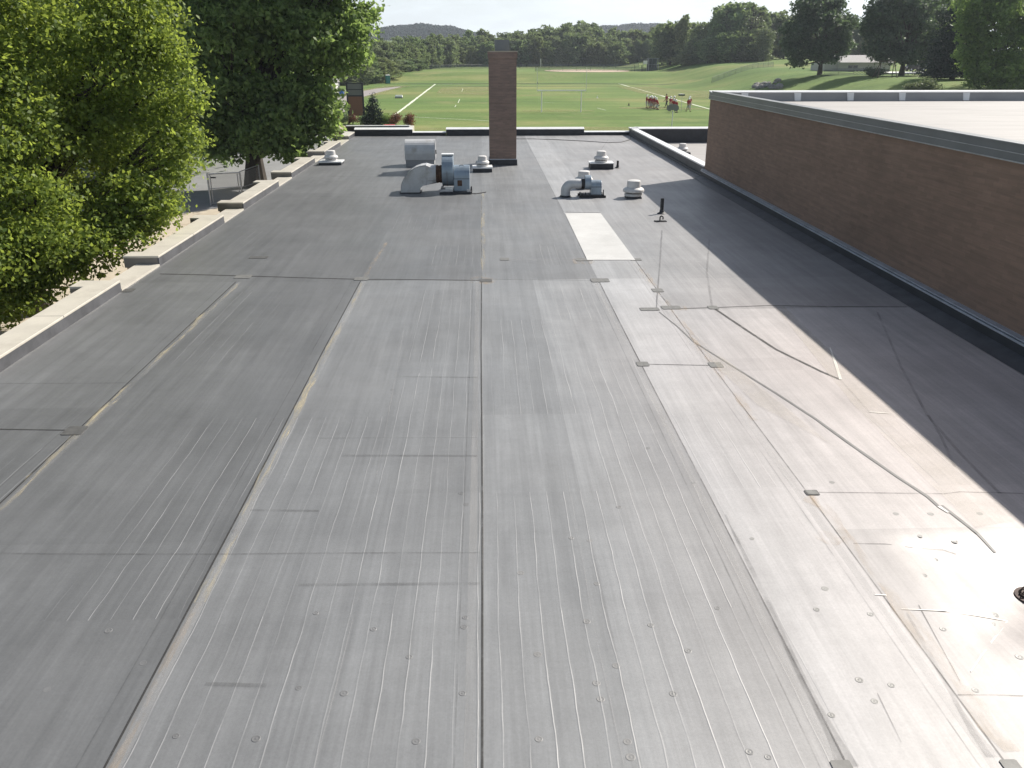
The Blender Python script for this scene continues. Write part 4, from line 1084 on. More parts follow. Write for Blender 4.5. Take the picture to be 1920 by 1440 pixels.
# light cant strip of the membrane at the foot of the west parapet
strip('cant_strip', [(XI + 0.09, 9), (XI + 0.09, YF - 0.3)], 0.07, M['lap_light'], 0.006, False, 0.3)

# --- far parapet, stepped too
def far_seg(x0, x1, top, y0=YF, hc=.13):
    p = MB().box(x0, x1, y0, y0 + 0.26, ZR - 0.3, top - hc).build('far_parapet', M['epdm_dark'], wing)
    MB().slab_yz([(y0 - .05, top - hc), (y0 + .32, top - hc), (y0 + .32, top), (y0 - .05, top - hc + .03)], x0 - 0.01, x1 + 0.01).build('coping', M['cap_white'], p)
far_seg(-8.58, -4.72, ZR + 0.52)
far_seg(-4.70, -2.47, ZR + 0.27, hc=.08)
far_seg(-2.45, 6.86, ZR + 0.52)
far_seg(6.88, 9.93, ZR + 0.27, hc=.08)
p = MB().box(9.95, 10.25, 38.02, YF + 0.26, ZR - 0.6, ZR + 0.44).build('east_parapet', M['epdm_side'], wing)
MB().box(9.90, 10.30, 38.03, YF + 0.29, ZR + 0.44, ZR + 0.50).build('coping', M['cap_white'], p)
MB().box(9.87, 9.95, 38.02, YF - 0.05, ZR - 0.02, ZR + 0.10).build('cant', M['epdm_side'], p)

# --- brick chimney
ch = MB().box(0.33, 1.66, 42.5, 43.83, ZR + 0.30, ZR + 4.96).build('chimney', M['brick_chimney'], wing)
MB().box(0.29, 1.70, 42.46, 43.87, ZR + 4.96, ZR + 5.24).build('chimney_crown', M['brick_chimney'], ch)
MB().box(0.27, 1.72, 42.44, 43.89, ZR + 5.24, ZR + 5.29, taper=0.02).build('chimney_cap', M['concrete'], ch)
MB().box(0.64, 1.33, 42.8, 43.5, ZR + 5.29, ZR + 5.78).build('flue', M['fascia'], ch)
MB().box(0.28, 1.71, 42.45, 43.88, ZR - 0.02, ZR + 0.27, taper=0.015).build('chimney_flashing', M['epdm_dark'], ch)
MB().box(0.31, 1.68, 42.48, 43.85, ZR + 0.27, ZR + 0.31).build('termination_bar', M['term_bar'], ch)

# ------------------------------------------------------------------ high block on the right
ZG = ZR + 3.68
gym = empty('gymnasium', (9.95, -6, 0), 'tall brown brick block with a pale flat roof behind grey fascia, filling the right side', 'building')
def G(mb, name, mat, parent=None, **k):
    o = mb.build(name, mat, parent or gym, **k)
    if parent is None: o.location = (-9.95, 6, 0)
    return o
GX1, GY0, GY1 = 44.0, -6.0, 38.0
G(MB().box(9.95, GX1, GY0, GY1, -0.3, ZG - 0.62), 'wall', M['brick'])
G(MB().box(9.95, 10.30, GY0, GY1, ZG - 0.62, ZG - 0.07), 'parapet', M['brick'])
G(MB().box(10.30, GX1, GY1 - 0.35, GY1, ZG - 0.62, ZG - 0.07), 'parapet', M['curb_grey'])
rm = G(MB().box(10.30, GX1, GY0, GY1 - 0.35, ZG - 0.62, ZG - 0.42), 'roof_membrane', M['pale_roof'])
# fascia: two bands and two bright lines round the west and north edge
m = MB(); m.box(9.90, 9.95, GY0, GY1 + 0.05, ZG - 0.17, ZG - 0.03); m.box(9.895, 9.95, GY0, GY1 + 0.055, ZG - 0.32, ZG - 0.185); m.box(9.95, GX1, GY1, GY1 + 0.05, ZG - 0.32, ZG - 0.03)
fa_ = G(m, 'fascia', M['fascia'])
m = MB(); m.box(9.885, 9.95, GY0, GY1 + 0.06, ZG - 0.185, ZG - 0.17); m.box(9.88, 9.95, GY0, GY1 + 0.07, ZG - 0.345, ZG - 0.32)
m.build('fascia_trim', M['galv'], fa_)
G(MB().slab_xz([(9.88, ZG - .03), (10.36, ZG - .03), (10.36, ZG - .05 + .02), (9.88, ZG)], GY0, GY1 - .45), 'west_coping', M['fascia'])
G(MB().box(9.872, 9.90, GY0, GY1 - .45, ZG - .012, ZG + .004), 'coping_edge', M['galv'])
m = MB(); m.slab_yz([(GY1 - .44, ZG - .075), (GY1 + .07, ZG - .03), (GY1 + .07, ZG + .004), (GY1 - .44, ZG - .05)], 9.88, GX1)
G(m, 'coping', M['cap_white'])
# curb face and scupper covers of the far parapet
G(MB().box(10.31, GX1, GY1 - 0.39, GY1 - 0.352, ZG - 0.44, ZG - 0.034), 'curb_face', M['curb_grey'])
for px in (1396, 1495, 1594, 1691, 1811, 1935, 2060):
    x, _ = on_y(px, 180, GY1 - 0.4)
    G(MB().add([(x - .15, GY1 - .41, ZG - .06), (x + .15, GY1 - .41, ZG - .06), (x + .16, GY1 - .44, ZG - .40), (x - .10, GY1 - .44, ZG - .40),
                (x - .15, GY1 - .39, ZG - .06), (x + .15, GY1 - .39, ZG - .06), (x + .16, GY1 - .39, ZG - .40), (x - .10, GY1 - .39, ZG - .40)],
               [(0, 1, 2, 3), (4, 7, 6, 5), (0, 4, 5, 1), (1, 5, 6, 2), (2, 6, 7, 3), (3, 7, 4, 0)]), 'curb_strap', M['cap_white'])
# flashing where the low roof meets the brick
fl_ = G(MB().box(9.80, 9.95, -3, 38.0, ZR - 0.03, ZR + 0.27), 'wall_flashing', M['epdm_dark'])
m = MB(); m.box(9.775, 9.95, -3, 38.03, ZR + 0.27, ZR + 0.31); m.box(9.79, 9.95, -3, 38.02, ZR + 0.335, ZR + 0.36); m.box(9.84, 9.95, -3, 38.01, ZR + 0.31, ZR + 0.335)
m.build('termination_bar', M['term_bar'], fl_)
MB().slab_xz([(9.40, ZR + 0.006), (9.80, ZR + 0.006), (9.80, ZR + 0.09)], 2, 38).build('cant_strip', M['epdm_side'], fl_)

# --- annex roof beyond the east parapet
ann = empty('annex_building', (10.3, 38, 0), 'small lower roof with a pale surface between the east parapet and the tall brick block', 'building')
def A(mb, name, mat): 
    o = mb.build(name, mat, ann); o.location = (-10.3, -38, 0); return o
A(MB().box(10.26, 26, 38.1, YF + 0.3, -0.3, ZR - 0.62), 'wall', M['brick_tan'])
A(MB().box(10.26, 26, 38.1, YF, ZR - 0.62, ZR - 0.5), 'roof_membrane', M['pale_roof'])
A(MB().box(10.31, 26, YF, YF + 0.3, ZR - 0.6, ZR + 0.39), 'parapet', M['epdm_dark'])
A(MB().slab_yz([(YF - .05, ZR + .39), (YF + .35, ZR + .39), (YF + .35, ZR + .51), (YF - .05, ZR + .42)], 10.31, 26), 'coping', M['cap_white'])

# --- low walled court beyond the far parapet
crt = empty('entrance_canopy', (-9.6, 58.9, 0), 'low walled entrance roof with tan end wall just beyond the far parapet', 'canopy')
def Cc(mb, name, mat):
    o = mb.build(name, mat, crt); o.location = (9.6, -58.9, 0); return o
def c3(px, py, z): return on_z(px, py, z)
x0, y0 = c3(652, 235, 3.55); x1, _ = c3(768, 235, 3.55)
Cc(MB().box(x0 - .5, x1 + .3, 58.95, y0 + .3, -0.2, 2.9), 'wall', M['brick_tan'])
Cc(MB().box(x0 - .5, x1 + .3, 58.95, y0 + .3, 2.9, 3.0), 'roof', M['epdm_dark'])
Cc(MB().box(x0 - .2, x1, y0, y0 + 0.3, 3.0, 3.47), 'back_wall', M['epdm_dark'])
Cc(MB().box(x0 - .2, x1, y0 - .03, y0 + 0.33, 3.47, 3.53), 'back_coping', M['cap_white'])
Cc(MB().box(x0 - .75, x0 - .2, 59.4, y0 + .33, 2.2, 3.38), 'end_wall', M['brick_tan'])
Cc(MB().box(x0 - .8, x0 - .15, 59.3, y0 + .36, 3.38, 3.5), 'end_coping', M['concrete'])
Cc(MB().box(x1, x1 + .28, 59.2, y0 + .33, 3.0, 3.5), 'east_wall', M['cap_beige'])
tag(MB().box(*(lambda a, b: (a[0], b[0], a[1] - .25, a[1] + .3, 3.0, 3.3))(c3(651, 239, 3.3), c3(663, 239, 3.3))).build('equipment_box', M['cap_white'], None, bevel=0.02), 'grey-white box at the left end of the low entrance roof', 'box')
a_ = c3(713, 238, 3.2); b_ = c3(737, 238, 3.2)
m = MB(); m.add([(a_[0], a_[1] - .4, 3.02), (b_[0], a_[1] - .4, 3.02), (b_[0] + .1, a_[1] + .5, 3.34), (a_[0] + .25, a_[1] + .5, 3.34), (a_[0], a_[1] - .4, 3.0), (b_[0], a_[1] - .4, 3.0), (b_[0] + .1, a_[1] + .5, 3.0), (a_[0] + .25, a_[1] + .5, 3.0)],
      [(0, 1, 2, 3), (4, 7, 6, 5), (0, 4, 5, 1), (1, 5, 6, 2), (2, 6, 7, 3), (3, 7, 4, 0)])
tag(m.build('tarpaulin', M['red_plastic'], None, bevel=0.02), 'bright red covered pile on the low entrance roof', 'tarpaulin')
for px_, lb in ((682, 'left of two dark low boxes on the entrance roof'), (700, 'right of two dark low boxes on the entrance roof, next to the red pile')):
    q = c3(px_, 238, 3.2); tag(MB().box(q[0] - .35, q[0] + .35, q[1] - .2, q[1] + .25, 3.0, 3.22, taper=.04).build('equipment_box', M['curb_grey'], None, bevel=0.02), lb, 'box')

# ------------------------------------------------------------------ roof-top equipment
def ventilator(loc, s, label, curb, z0=0.0, ctop=None, zb=ZR, tilt=0.0):
    """spun mushroom ventilator; curb = (half width x, half depth, height)"""
    t = empty('roof_ventilator', (loc[0], loc[1], zb), label, 'ventilator', 'mushroom roof ventilators', rnd.uniform(-.05, .05))
    cxw, cyw, chh = curb
    MB().box(-cxw, cxw, -cyw, cyw, -0.02, chh, taper=0.012).build('curb', M['epdm_dark'], t, bevel=0.01)
    if ctop:
        MB().box(-cxw - .02, cxw + .02, -cyw - .02, cyw + .02, chh, chh + ctop).build('curb_cap', M['cap_white'], t, bevel=0.006)
        chh += ctop
    z = chh
    MB().lathe([(0.34 * s, z), (0.36 * s, z + .02 * s), (0.355 * s, z + .09 * s), (0.30 * s, z + .115 * s)], n=32).build('base_flange', M['vent_white'], t, smooth=True)
    MB().lathe([(0.27 * s, z + .11 * s), (0.27 * s, z + .19 * s)], n=24).build('neck', M['black'], t, smooth=True)
    MB().lathe([(0.30 * s, z + .165 * s), (0.39 * s, z + .155 * s), (0.415 * s, z + .175 * s), (0.42 * s, z + .225 * s), (0.40 * s, z + .27 * s), (0.345 * s, z + .315 * s), (0.29 * s, z + .335 * s)], n=36).build('bell', M['vent_white'], t, smooth=True)
    MB().lathe([(0.275 * s, z + .33 * s), (0.262 * s, z + .54 * s), (0.262 * s, z + .555 * s), (0.25 * s, z + .585 * s), (0.205 * s, z + .605 * s), (0.10 * s, z + .615 * s), (0.01 * s, z + .617 * s)], n=32).build('hood', M['vent_white'], t, smooth=True)
    for k in range(6):
        a = k * math.pi / 3 + .3
        m_ = MB().tube([(0.31 * s * math.cos(a), 0.31 * s * math.sin(a), z + .09 * s), (0.33 * s * math.cos(a), 0.33 * s * math.sin(a), z + .20 * s)], 0.012 * s, 5)
        m_.build('bracket', M['galv'], t)
    return t
ventilator((5.80, 32.45), 0.98, 'white mushroom ventilator nearest the shadow of the brick block, on a low round base', (.30, .30, .07))
ventilator((5.71, 41.2), 0.86, 'white mushroom ventilator on the tall black curb near the east parapet', (.56, .45, .26), ctop=.04)
ventilator((4.15, 34.9), 0.90, 'mushroom ventilator half hidden behind the small blue blower', (.32, .32, .16))
ventilator((-0.03, 40.3), 0.78, 'white mushroom ventilator just left of the chimney on a white-capped curb', (.45, .42, .17), ctop=.07)
ventilator((-7.6, 43.2), 0.82, 'white mushroom ventilator beside the west parapet at the left', (.56, .46, .12), ctop=.06)
ventilator((11.95, 51.1), 0.80, 'mushroom ventilator on the pale annex roof beyond the east parapet', (.42, .40, .18), zb=ZR - 0.5)

def elbow_strip(profile_out, profile_in, y0, y1):
    pass
# large blower with square elbow duct
tb = empty('exhaust_blower', (-1.2, 34.15, ZR), 'large exhaust blower with white curved duct and blue-grey fan housing, left of the chimney', 'blower')
def Bp(mb, name, mat, par=None, **k):
    o = mb.build(name, mat, par or tb, **k)
    if par is None: o.location = (1.2, -34.15, 0)
    return o
out = [(-3.29, 0.0), (-3.28, .18), (-3.24, .38), (-3.15, .56), (-3.02, .73), (-2.86, .88), (-2.68, .99), (-2.48, 1.06), (-2.26, 1.09)]
inn = [(-2.53, 0.0), (-2.53, .12), (-2.50, .20), (-2.44, .27), (-2.36, .305), (-2.26, .315)]
Bp(MB().slab_xz(out + inn[::-1], 33.78, 34.56), 'duct_elbow', M['fan_white'], bevel=0.012)
m = MB()
for q in (out[1:], ):
    for (xa_, za_), (xb_, zb_) in zip(q[:-1], q[1:]): m.tube([(xa_, 33.775, za_), (xb_, 33.775, zb_)], .012, 5); m.tube([(xa_, 34.565, za_), (xb_, 34.565, zb_)], .012, 5)
m.box(-2.275, -2.255, 33.77, 34.57, .31, 1.10)
Bp(m, 'duct_seam', M['galv'])
# square to round transition
m = MB(); n_ = 24; A1 = []; A2 = []
for k in range(n_):
    a = 2 * math.pi * k / n_
    c_, s_ = math.cos(a), math.sin(a); q = max(abs(c_), abs(s_))
    A1.append((-2.262, 34.17 + .39 * c_ / q, .702 + .387 * s_ / q)); A2.append((-1.88, 34.17 + .36 * c_, .70 + .36 * s_))
m.add(A1 + A2, [(k, (k + 1) % n_, (k + 1) % n_ + n_, k + n_) for k in range(n_)] + [tuple(range(n_)), tuple(range(2 * n_ - 1, n_ - 1, -1))])
Bp(m, 'duct_transition', M['fan_white'])
m = MB(); pts = [(-1.90 + .07 * k, .33 + (.025 if k % 2 else 0)) for k in range(5)]
vs = []; 
for X_, r_ in pts:
    for k in range(24):
        a = 2 * math.pi * k / 24; vs.append((X_, 34.17 + r_ * math.cos(a), .70 + r_ * math.sin(a)))
m.add(vs, [(i * 24 + k, i * 24 + (k + 1) % 24, (i + 1) * 24 + (k + 1) % 24, (i + 1) * 24 + k) for i in range(4) for k in range(24)])
Bp(m, 'flexible_connector', M['rust'])
sc = []
for k in range(31):
    a = math.pi * 1.45 - k * (1.72 * math.pi / 30)
    r_ = .56 + .16 * k / 30
    sc.append((34.15 + r_ * math.cos(a), .80 + r_ * math.sin(a)))
sc = [(y, max(.16, z)) for y, z in sc]
Bp(MB().slab_yz(sc, -1.63, -1.18), 'fan_scroll', M['fan_blue'], bevel=0.012)
Bp(MB().box(-1.645, -1.165, 33.98, 34.36, 1.44, 1.49), 'scroll_flange', M['cap_white'])
bp_ = [(33.66, .10), (33.66, .58)] + [(34.13 + .48 * math.cos(math.pi - k * math.pi / 14), .60 + .46 * math.sin(k * math.pi / 14)) for k in range(1, 14)] + [(34.60, .58), (34.60, .10)]
mh = Bp(MB().slab_yz(bp_, -1.17, -0.54), 'motor_housing', M['fan_blue'], bevel=0.008)
MB().box(-1.02, -.84, 33.645, 33.66, .30, .52).build('access_opening', M['rust'], mh)
MB().tube([(-.95, 33.9, 1.04), (-.90, 33.85, 1.08), (-.80, 33.85, 1.08), (-.76, 33.9, 1.04)], .012, 5).build('lifting_handle', M['black'], mh)
MB().box(-1.16, -.55, 33.652, 33.66, .565, .585).build('housing_seam', M['epdm_dark'], mh)
Bp(MB().box(-1.73, -.47, 33.42, 34.82, -.02, .10), 'base_curb', M['epdm_dark'], bevel=0.01)
m = MB()
for a in ((-1.66, 33.5), (-1.66, 34.7), (-.60, 33.5), (-.60, 34.7)): m.box(a[0] - .05, a[0] + .05, a[1] - .05, a[1] + .05, .10, .17)
m.box(-1.62, -1.2, 33.50, 33.54, .10, .19)
Bp(m, 'vibration_mount', M['galv'])
m = MB()
for k in range(0, 30, 2):
    a = math.pi * 1.45 - k * (1.72 * math.pi / 30); r_ = .50 + .16 * k / 30
    m.box(-1.636, -1.628, 34.15 + r_ * math.cos(a) - .012, 34.15 + r_ * math.cos(a) + .012, .80 + r_ * math.sin(a) - .012, .80 + r_ * math.sin(a) + .012)
m.box(-1.425, -1.415, 33.44, 33.46, .3, .9)
Bp(m, 'rivet', M['rust'])
Bp(MB().tube([(-.50, 33.6, .12), (-.46, 33.55, .3), (-.46, 33.55, .02), (-.30, 33.5, .015), (.1, 33.9, .015)], .018, 6), 'conduit', M['black'])
Bp(MB().box(-1.50, -1.19, 33.52, 33.535, .19, .27), 'name_plate', M['pale'])
# flashing skirt of the elbow
Bp(MB().box(-3.33, -2.49, 33.74, 34.60, -.01, .035), 'duct_flashing', M['epdm_dark'])

# small blower with round elbow
ts = empty('exhaust_blower', (3.9, 32.7, ZR), 'small exhaust blower with round white elbow, in front of a mushroom ventilator', 'blower')
def Sp(mb, name, mat, par=None, **k):
    o = mb.build(name, mat, par or ts, **k)
    if par is None: o.location = (-3.9, -32.7, 0)
    return o
pts = [(3.19, 32.7, -.01), (3.19, 32.7, .22)]
for k in range(1, 9):
    a = math.pi - k * math.pi / 16; pts.append((3.19 + .30 + .30 * math.cos(a), 32.7, .22 + .28 * math.sin(a)))
pts += [(3.66, 32.7, .50), (3.80, 32.7, .50)]
Sp(MB().tube(pts, [.185] * 10 + [.19, .17], 22), 'duct_elbow', M['fan_white'], smooth=True)
Sp(MB().tube([(3.795, 32.7, .50), (3.92, 32.7, .50)], .19, 18), 'flexible_connector', M['black'])
sc = []
for k in range(27):
    a = math.pi * 1.45 - k * (1.7 * math.pi / 26); r_ = .255 + .07 * k / 26
    sc.append((32.7 + r_ * math.cos(a), .53 + r_ * math.sin(a)))
Sp(MB().slab_yz(sc, 3.92, 4.16), 'fan_scroll', M['fan_blue'], bevel=0.008)
bp_ = [(32.46, .10), (32.46, .42)] + [(32.7 + .24 * math.cos(math.pi - k * math.pi / 12), .42 + .22 * math.sin(k * math.pi / 12)) for k in range(1, 12)] + [(32.94, .42), (32.94, .10)]
mh = Sp(MB().slab_yz(bp_, 4.161, 4.56), 'motor_housing', M['fan_blue'], bevel=0.006)
MB().box(4.16, 4.57, 32.452, 32.46, .40, .42).build('housing_seam', M['epdm_dark'], mh)
Sp(MB().box(3.70, 4.73, 32.38, 32.48, .0, .09).box(3.70, 4.73, 32.95, 33.05, .0, .09).box(3.76, 3.84, 32.38, 33.05, .09, .14).box(4.58, 4.66, 32.38, 33.05, .09, .14), 'base_rail', M['black'], bevel=0.005)
Sp(MB().box(3.88, 4.5, 32.42, 33.0, .09, .125), 'base_plate', M['epdm_side'])
Sp(MB().tube([(4.64, 32.5, .12), (4.64, 32.5, .30)], .02, 6).tube([(3.95, 32.5, .1), (3.95, 32.5, .2)], .02, 6), 'conduit', M['black'])
Sp(MB().lathe([(.27, 0), (.22, .02), (.20, .07)], (3.19, 32.7, 0.0), 20), 'duct_flashing', M['epdm_dark'])

# half-round weather hood
hd = empty('exhaust_hood', (-3.1, 42.6, ZR), 'pale half-cylinder weather hood lying across behind the large blower', 'ventilator hood')
pr = [(42.22, .30)] + [(42.78 + .60 * math.cos(math.pi - k * math.pi / 14), .62 + .62 * math.sin(k * math.pi / 14)) for k in range(0, 15)] + [(43.34, .30)]
o = MB().slab_yz(pr, -3.83, -2.37).build('hood_shell', M['fan_white'], hd, bevel=0.006); o.location = (3.1, -42.6, 0)
o = MB().box(-3.80, -2.40, 42.25, 43.3, -.02, .30).build('hood_base', M['curb_grey'], hd, bevel=0.006); o.location = (3.1, -42.6, 0)
o = MB().slab_yz([(y * 1.0, z) for y, z in pr], -2.368, -2.345).build('end_rim', M['galv'], hd); o.location = (3.1, -42.6, 0)
o = MB().box(-2.345, -2.30, 42.55, 42.62, .55, .75).build('latch', M['black'], hd); o.location = (3.1, -42.6, 0)

# small pipes
def vent_pipe(x, y, h, r, label, name='vent_pipe'):
    t = empty(name, (x, y, ZR), label, 'pipe')
    MB().lathe([(r, 0), (r, h), (r * .8, h), (r * .8, h - .03)], n=16).build('pipe', M['black'], t, smooth=True)
    MB().lathe([(r * 2.6, 0.005), (r * 2.4, .02), (r * 1.3, .05), (r * 1.15, .13), (r * 1.0, .14)], n=18).build('flashing_boot', M['epdm_dark'], t, smooth=True)
    return t
vent_pipe(6.21, 29.0, .52, .062, 'tall black vent pipe standing at the edge of the brick block shadow')
vent_pipe(6.54, 41.3, .34, .055, 'short black vent pipe right of the ventilator on the tall black curb')
t = empty('bent_pipe', (5.86, 27.55, ZR), 'small black looped pipe fitting in front of the tall black vent pipe', 'pipe')
pts = [(.0, 0, 0), (.0, 0, .13)] + [(.05 - .05 * math.cos(k * math.pi / 6), 0, .13 + .05 * math.sin(k * math.pi / 6)) for k in range(1, 7)] + [(.10, 0, .07)]
MB().tube(pts, .022, 8).build('pipe', M['black'], t, smooth=True)
MB().box(-.18, .22, -.09, .09, 0.0, .03).build('base_plate', M['black'], t, bevel=0.008)
cab = MB().tube([(*rf(966, 261), ZR + .02), (*rf(1000, 261), ZR + .02), (*rf(1045, 262.5), ZR + .02), (*rf(1095, 265), ZR + .02), (*rf(1140, 268), ZR + .02), (*rf(1165, 267), ZR + .02), (*rf(1182, 262.5), ZR + .03), (9.86, 57.4, ZR + .3), (9.9, 57.5, ZR + .53), (10.4, 57.6, ZR + .54)], .018, 6)
tag(cab.build('cable', M['black']), 'thin black cable lying across the far end of the roof to the east parapet', 'cable')

# ------------------------------------------------------------------ chain-link
def link_mat(name, cell, wire, col, base_alpha=0.0):
    m, nd, lk, p = newmat(name)
    t = nd.new('ShaderNodeTexCoord'); sp = nd.new('ShaderNodeSeparateXYZ'); lk.new(t.outputs['Object'], sp.inputs[0])
    h = mathn(nd, lk, 'ADD', sp.outputs[0], sp.outputs[1])
    def tri(e):
        fr = mathn(nd, lk, 'FRACT', mathn(nd, lk, 'DIVIDE', e, cell))
        return mathn(nd, lk, 'LESS_THAN', mathn(nd, lk, 'ABSOLUTE', mathn(nd, lk, 'SUBTRACT', fr, 0.5)), wire)
    a = tri(mathn(nd, lk, 'ADD', h, sp.outputs[2])); b = tri(mathn(nd, lk, 'SUBTRACT', h, sp.outputs[2]))
    al = mathn(nd, lk, 'MAXIMUM', a, b)
    al = mathn(nd, lk, 'MAXIMUM', al, base_alpha)
    lk.new(al, p.inputs['Alpha'])
    p.inputs['Base Color'].default_value = (*col, 1); p.inputs['Roughness'].default_value = 0.5; p.inputs['Metallic'].default_value = 0.3
    return m
M['mesh_near'] = link_mat('mesh_near', 0.09, 0.09, (0.35, 0.36, 0.37))
M['mesh_far'] = link_mat('mesh_far', 0.30, 0.10, (0.12, 0.14, 0.16))

g0 = on_z(396, 385, 0); 
gate = empty('chain_link_gate', (g0[0], g0[1], 0), 'open chain-link gate with steel frame standing on the yard left of the west parapet', 'gate')
zt = on_y(396, 325, g0[1])[1]
g1 = on_y(449, 322, g0[1] + 0.9); gx1 = g1[0] - g0[0]; gz1 = g1[1]
P = [(0, 0), (gx1, .9), (gx1 + .55, 3.2)]
for k, (q, h) in enumerate(zip(P, (zt, gz1, gz1 + .1))):
    MB().tube([(q[0], q[1], 0), (q[0], q[1], h)], .05 if k < 2 else .035, 10).build('gate_post', M['galv'], gate, smooth=True)
m = MB(); m.tube([(P[0][0], P[0][1], zt - .05), (P[1][0], P[1][1], gz1 - .05)], .035, 8); m.tube([(P[0][0], P[0][1], .1), (P[1][0], P[1][1], .1)], .03, 8)
m.tube([(P[0][0], P[0][1], zt * .52), (P[1][0], P[1][1], gz1 * .52)], .025, 8); m.tube([(.14, .04, .1), (.14, .04, zt - .05)], .03, 8); m.tube([(gx1 - .14, .86, .1), (gx1 - .14, .86, gz1 - .05)], .03, 8)
m.build('gate_frame', M['galv'], gate, smooth=True)
MB().add([(0, 0, .1), (P[1][0], P[1][1], .1), (P[1][0], P[1][1], gz1 - .05), (0, 0, zt - .05)], [(0, 1, 2, 3)]).add([(P[1][0], P[1][1], .1), (P[2][0], P[2][1], .1), (P[2][0], P[2][1], gz1), (P[1][0], P[1][1], gz1 - .05)], [(0, 1, 2, 3)]).build('chain_link', M['mesh_near'], gate)
m = MB(); m.tube([(P[1][0], P[1][1], gz1), (P[2][0], P[2][1], gz1 + .1)], .03, 8); m.tube([(P[1][0], P[1][1], gz1 * .5), (P[2][0], P[2][1], gz1 * .5)], .025, 8); m.build('side_rail', M['galv'], gate)
MB().box(.18, .48, -.02, .0, zt - .28, zt - .20).build('latch', M['black'], gate)

def fence(name, pts, h, label, mat='mesh_far', step=3.0, post='galv', r=.05, zf=zgf):
    x0, y0 = pts[0]
    t = empty(name, (x0, y0, zf(x0, y0)), label, 'fence')
    P = [Vector((a, b, 0)) for a, b in pts]; Q = []
    for i in range(len(P) - 1):
        n_ = max(1, round((P[i + 1] - P[i]).length / step))
        for k in range(n_): Q.append(P[i].lerp(P[i + 1], k / n_))
    Q.append(P[-1]); z0 = zf(x0, y0)
    L = [(q.x - x0, q.y - y0, zf(q.x, q.y) - z0) for q in Q]
    pm = MB().tube([(0, 0, 0), (0, 0, h)], r, 6).mesh('fence_post', M[post], True)
    for q in L[:98]: link('fence_post', pm, t, q)
    m = MB()
    for a, b in zip(L[:-1], L[1:]): m.add([a, b, (b[0], b[1], b[2] + h), (a[0], a[1], a[2] + h)], [(0, 1, 2, 3)])
    m.build('chain_link', M[mat], t)
    MB().tube([(a, b, c + h) for a, b, c in L], r * .6, 5).build('top_rail', M[post], t)
    return t
fence('outfield_fence', [on_z(700, 143, 1.3)[:2] if False else (-62, 268), (-40, 318), (0, 350), (40, 358), (62, 350)], 1.5, 'long low chain-link fence along the foot of the treeline', step=5.0, post='sign_grey')
fence('infield_fence', [(18, 299.5), (46, 299.5), (56, 303)], 1.3, 'low fence in front of the sandy baseball infield', step=4.6, post='sign_frame')
fence('garden_fence', [on_y(1545, 137, 172)[:1] + (172,), on_y(1600, 137, 168)[:1] + (168,), on_y(1650, 140, 166)[:1] + (166,)], 1.2, 'wire fence on the rise in front of the house', step=2.6, r=.03, post='sign_grey')
fence('field_edge_fence', [(56, 214), (66, 224), (78, 236)], 1.3, 'wire fence on the slope left of the big round maple', step=3.0, r=.03, post='sign_grey')

# backstop and scoreboard by the diamond
bx0 = on_y(1216, 120, 300)[0]; bx1 = on_y(1235, 120, 300)[0]; bz = zgf(58, 300)
bs = empty('backstop', (bx0, 300, bz), 'dark netted baseball backstop frame beyond the bank', 'backstop')
m = MB(); w_ = bx1 - bx0
for q in ((0, 0), (w_, 0), (w_ * .5, 3), (0, 3), (w_, 3)): m.tube([(q[0], q[1], 0), (q[0], q[1], 4.0)], .07, 6)
m.tube([(0, 0, 4), (w_, 0, 4)], .06, 6); m.tube([(0, 3, 4), (w_, 3, 4)], .06, 6); m.tube([(0, 0, 2), (w_, 0, 2)], .04, 6)
m.build('frame', M['galv'], bs)
MB().box(0.05, w_ - .05, 2.98, 3.02, 0, 3.9).box(.05, .1, 0, 3, 0, 3.9).build('netting', M['netting'], bs)
MB().box(.2, w_ - .3, .3, 2.5, 0, 1.1).build('bench_box', M['netting'], bs)
X, Z = on_y(1210, 117, 296)
t = empty('scoreboard', (X, 296, zgf(X, 296)), 'small white board on dark posts left of the backstop', 'sign')
MB().box(-.7, .7, -.06, .06, Z - zgf(X, 296) - .55, Z - zgf(X, 296) + .55).build('board', M['pale'], t)
MB().tube([(-.75, .1, 0), (-.75, .1, 4)], .07, 6).build('post', M['sign_frame'], t); MB().tube([(.75, .1, 0), (.75, .1, 3)], .07, 6).build('post', M['sign_frame'], t)
for px_, lb in ((1190, 'dark post left of the white scoreboard at the diamond'), (1203, 'dark post just below the white scoreboard')):
    X, _ = on_y(px_, 130, 297); tag(MB().tube([(0, 0, 0), (0, 0, 2.0)], .10, 6).build('post', M['sign_frame'], None, loc=(X, 297, zgf(X, 297))), lb, 'post')
X, Z = on_y(1014, 110, 380)
tag(MB().tube([(0, 0, 0), (0, 0, Z - zgf(X, 380))], .13, 8).build('foul_pole', M['pale'], None, loc=(X, 380, zgf(X, 380))), 'white foul pole against the treeline right of the chimney', 'pole')

# goal posts: H with two legs
def goal(px0, px1, y_bar, y_base, D, lab, up=3.2, r=.062):
    xa, za = on_y(px0, y_bar, D); xb, _ = on_y(px1, y_bar, D)
    t = empty('goal_posts', ((xa + xb) / 2, D, zgf(xa, D)), lab, 'goal posts')
    w_ = xb - xa; h = za - zgf(xa, D)
    MB().tube([(-w_ / 2, 0, h), (w_ / 2, 0, h)], r * 1.5, 8).build('crossbar', M['pale'], t)
    for s_ in (-1, 1):
        MB().tube([(s_ * w_ * .405, 0, 0), (s_ * w_ * .405, 0, h)], r * 1.25, 8).build('leg', M['pale'], t)
        MB().tube([(s_ * w_ / 2, 0, h), (s_ * w_ / 2, 0, h + up)], r * .55, 6).build('upright', M['pale'], t)
goal(1007, 1099, 170, 210, 129.3, 'white H-shaped football goal posts on the near field end right of the chimney')

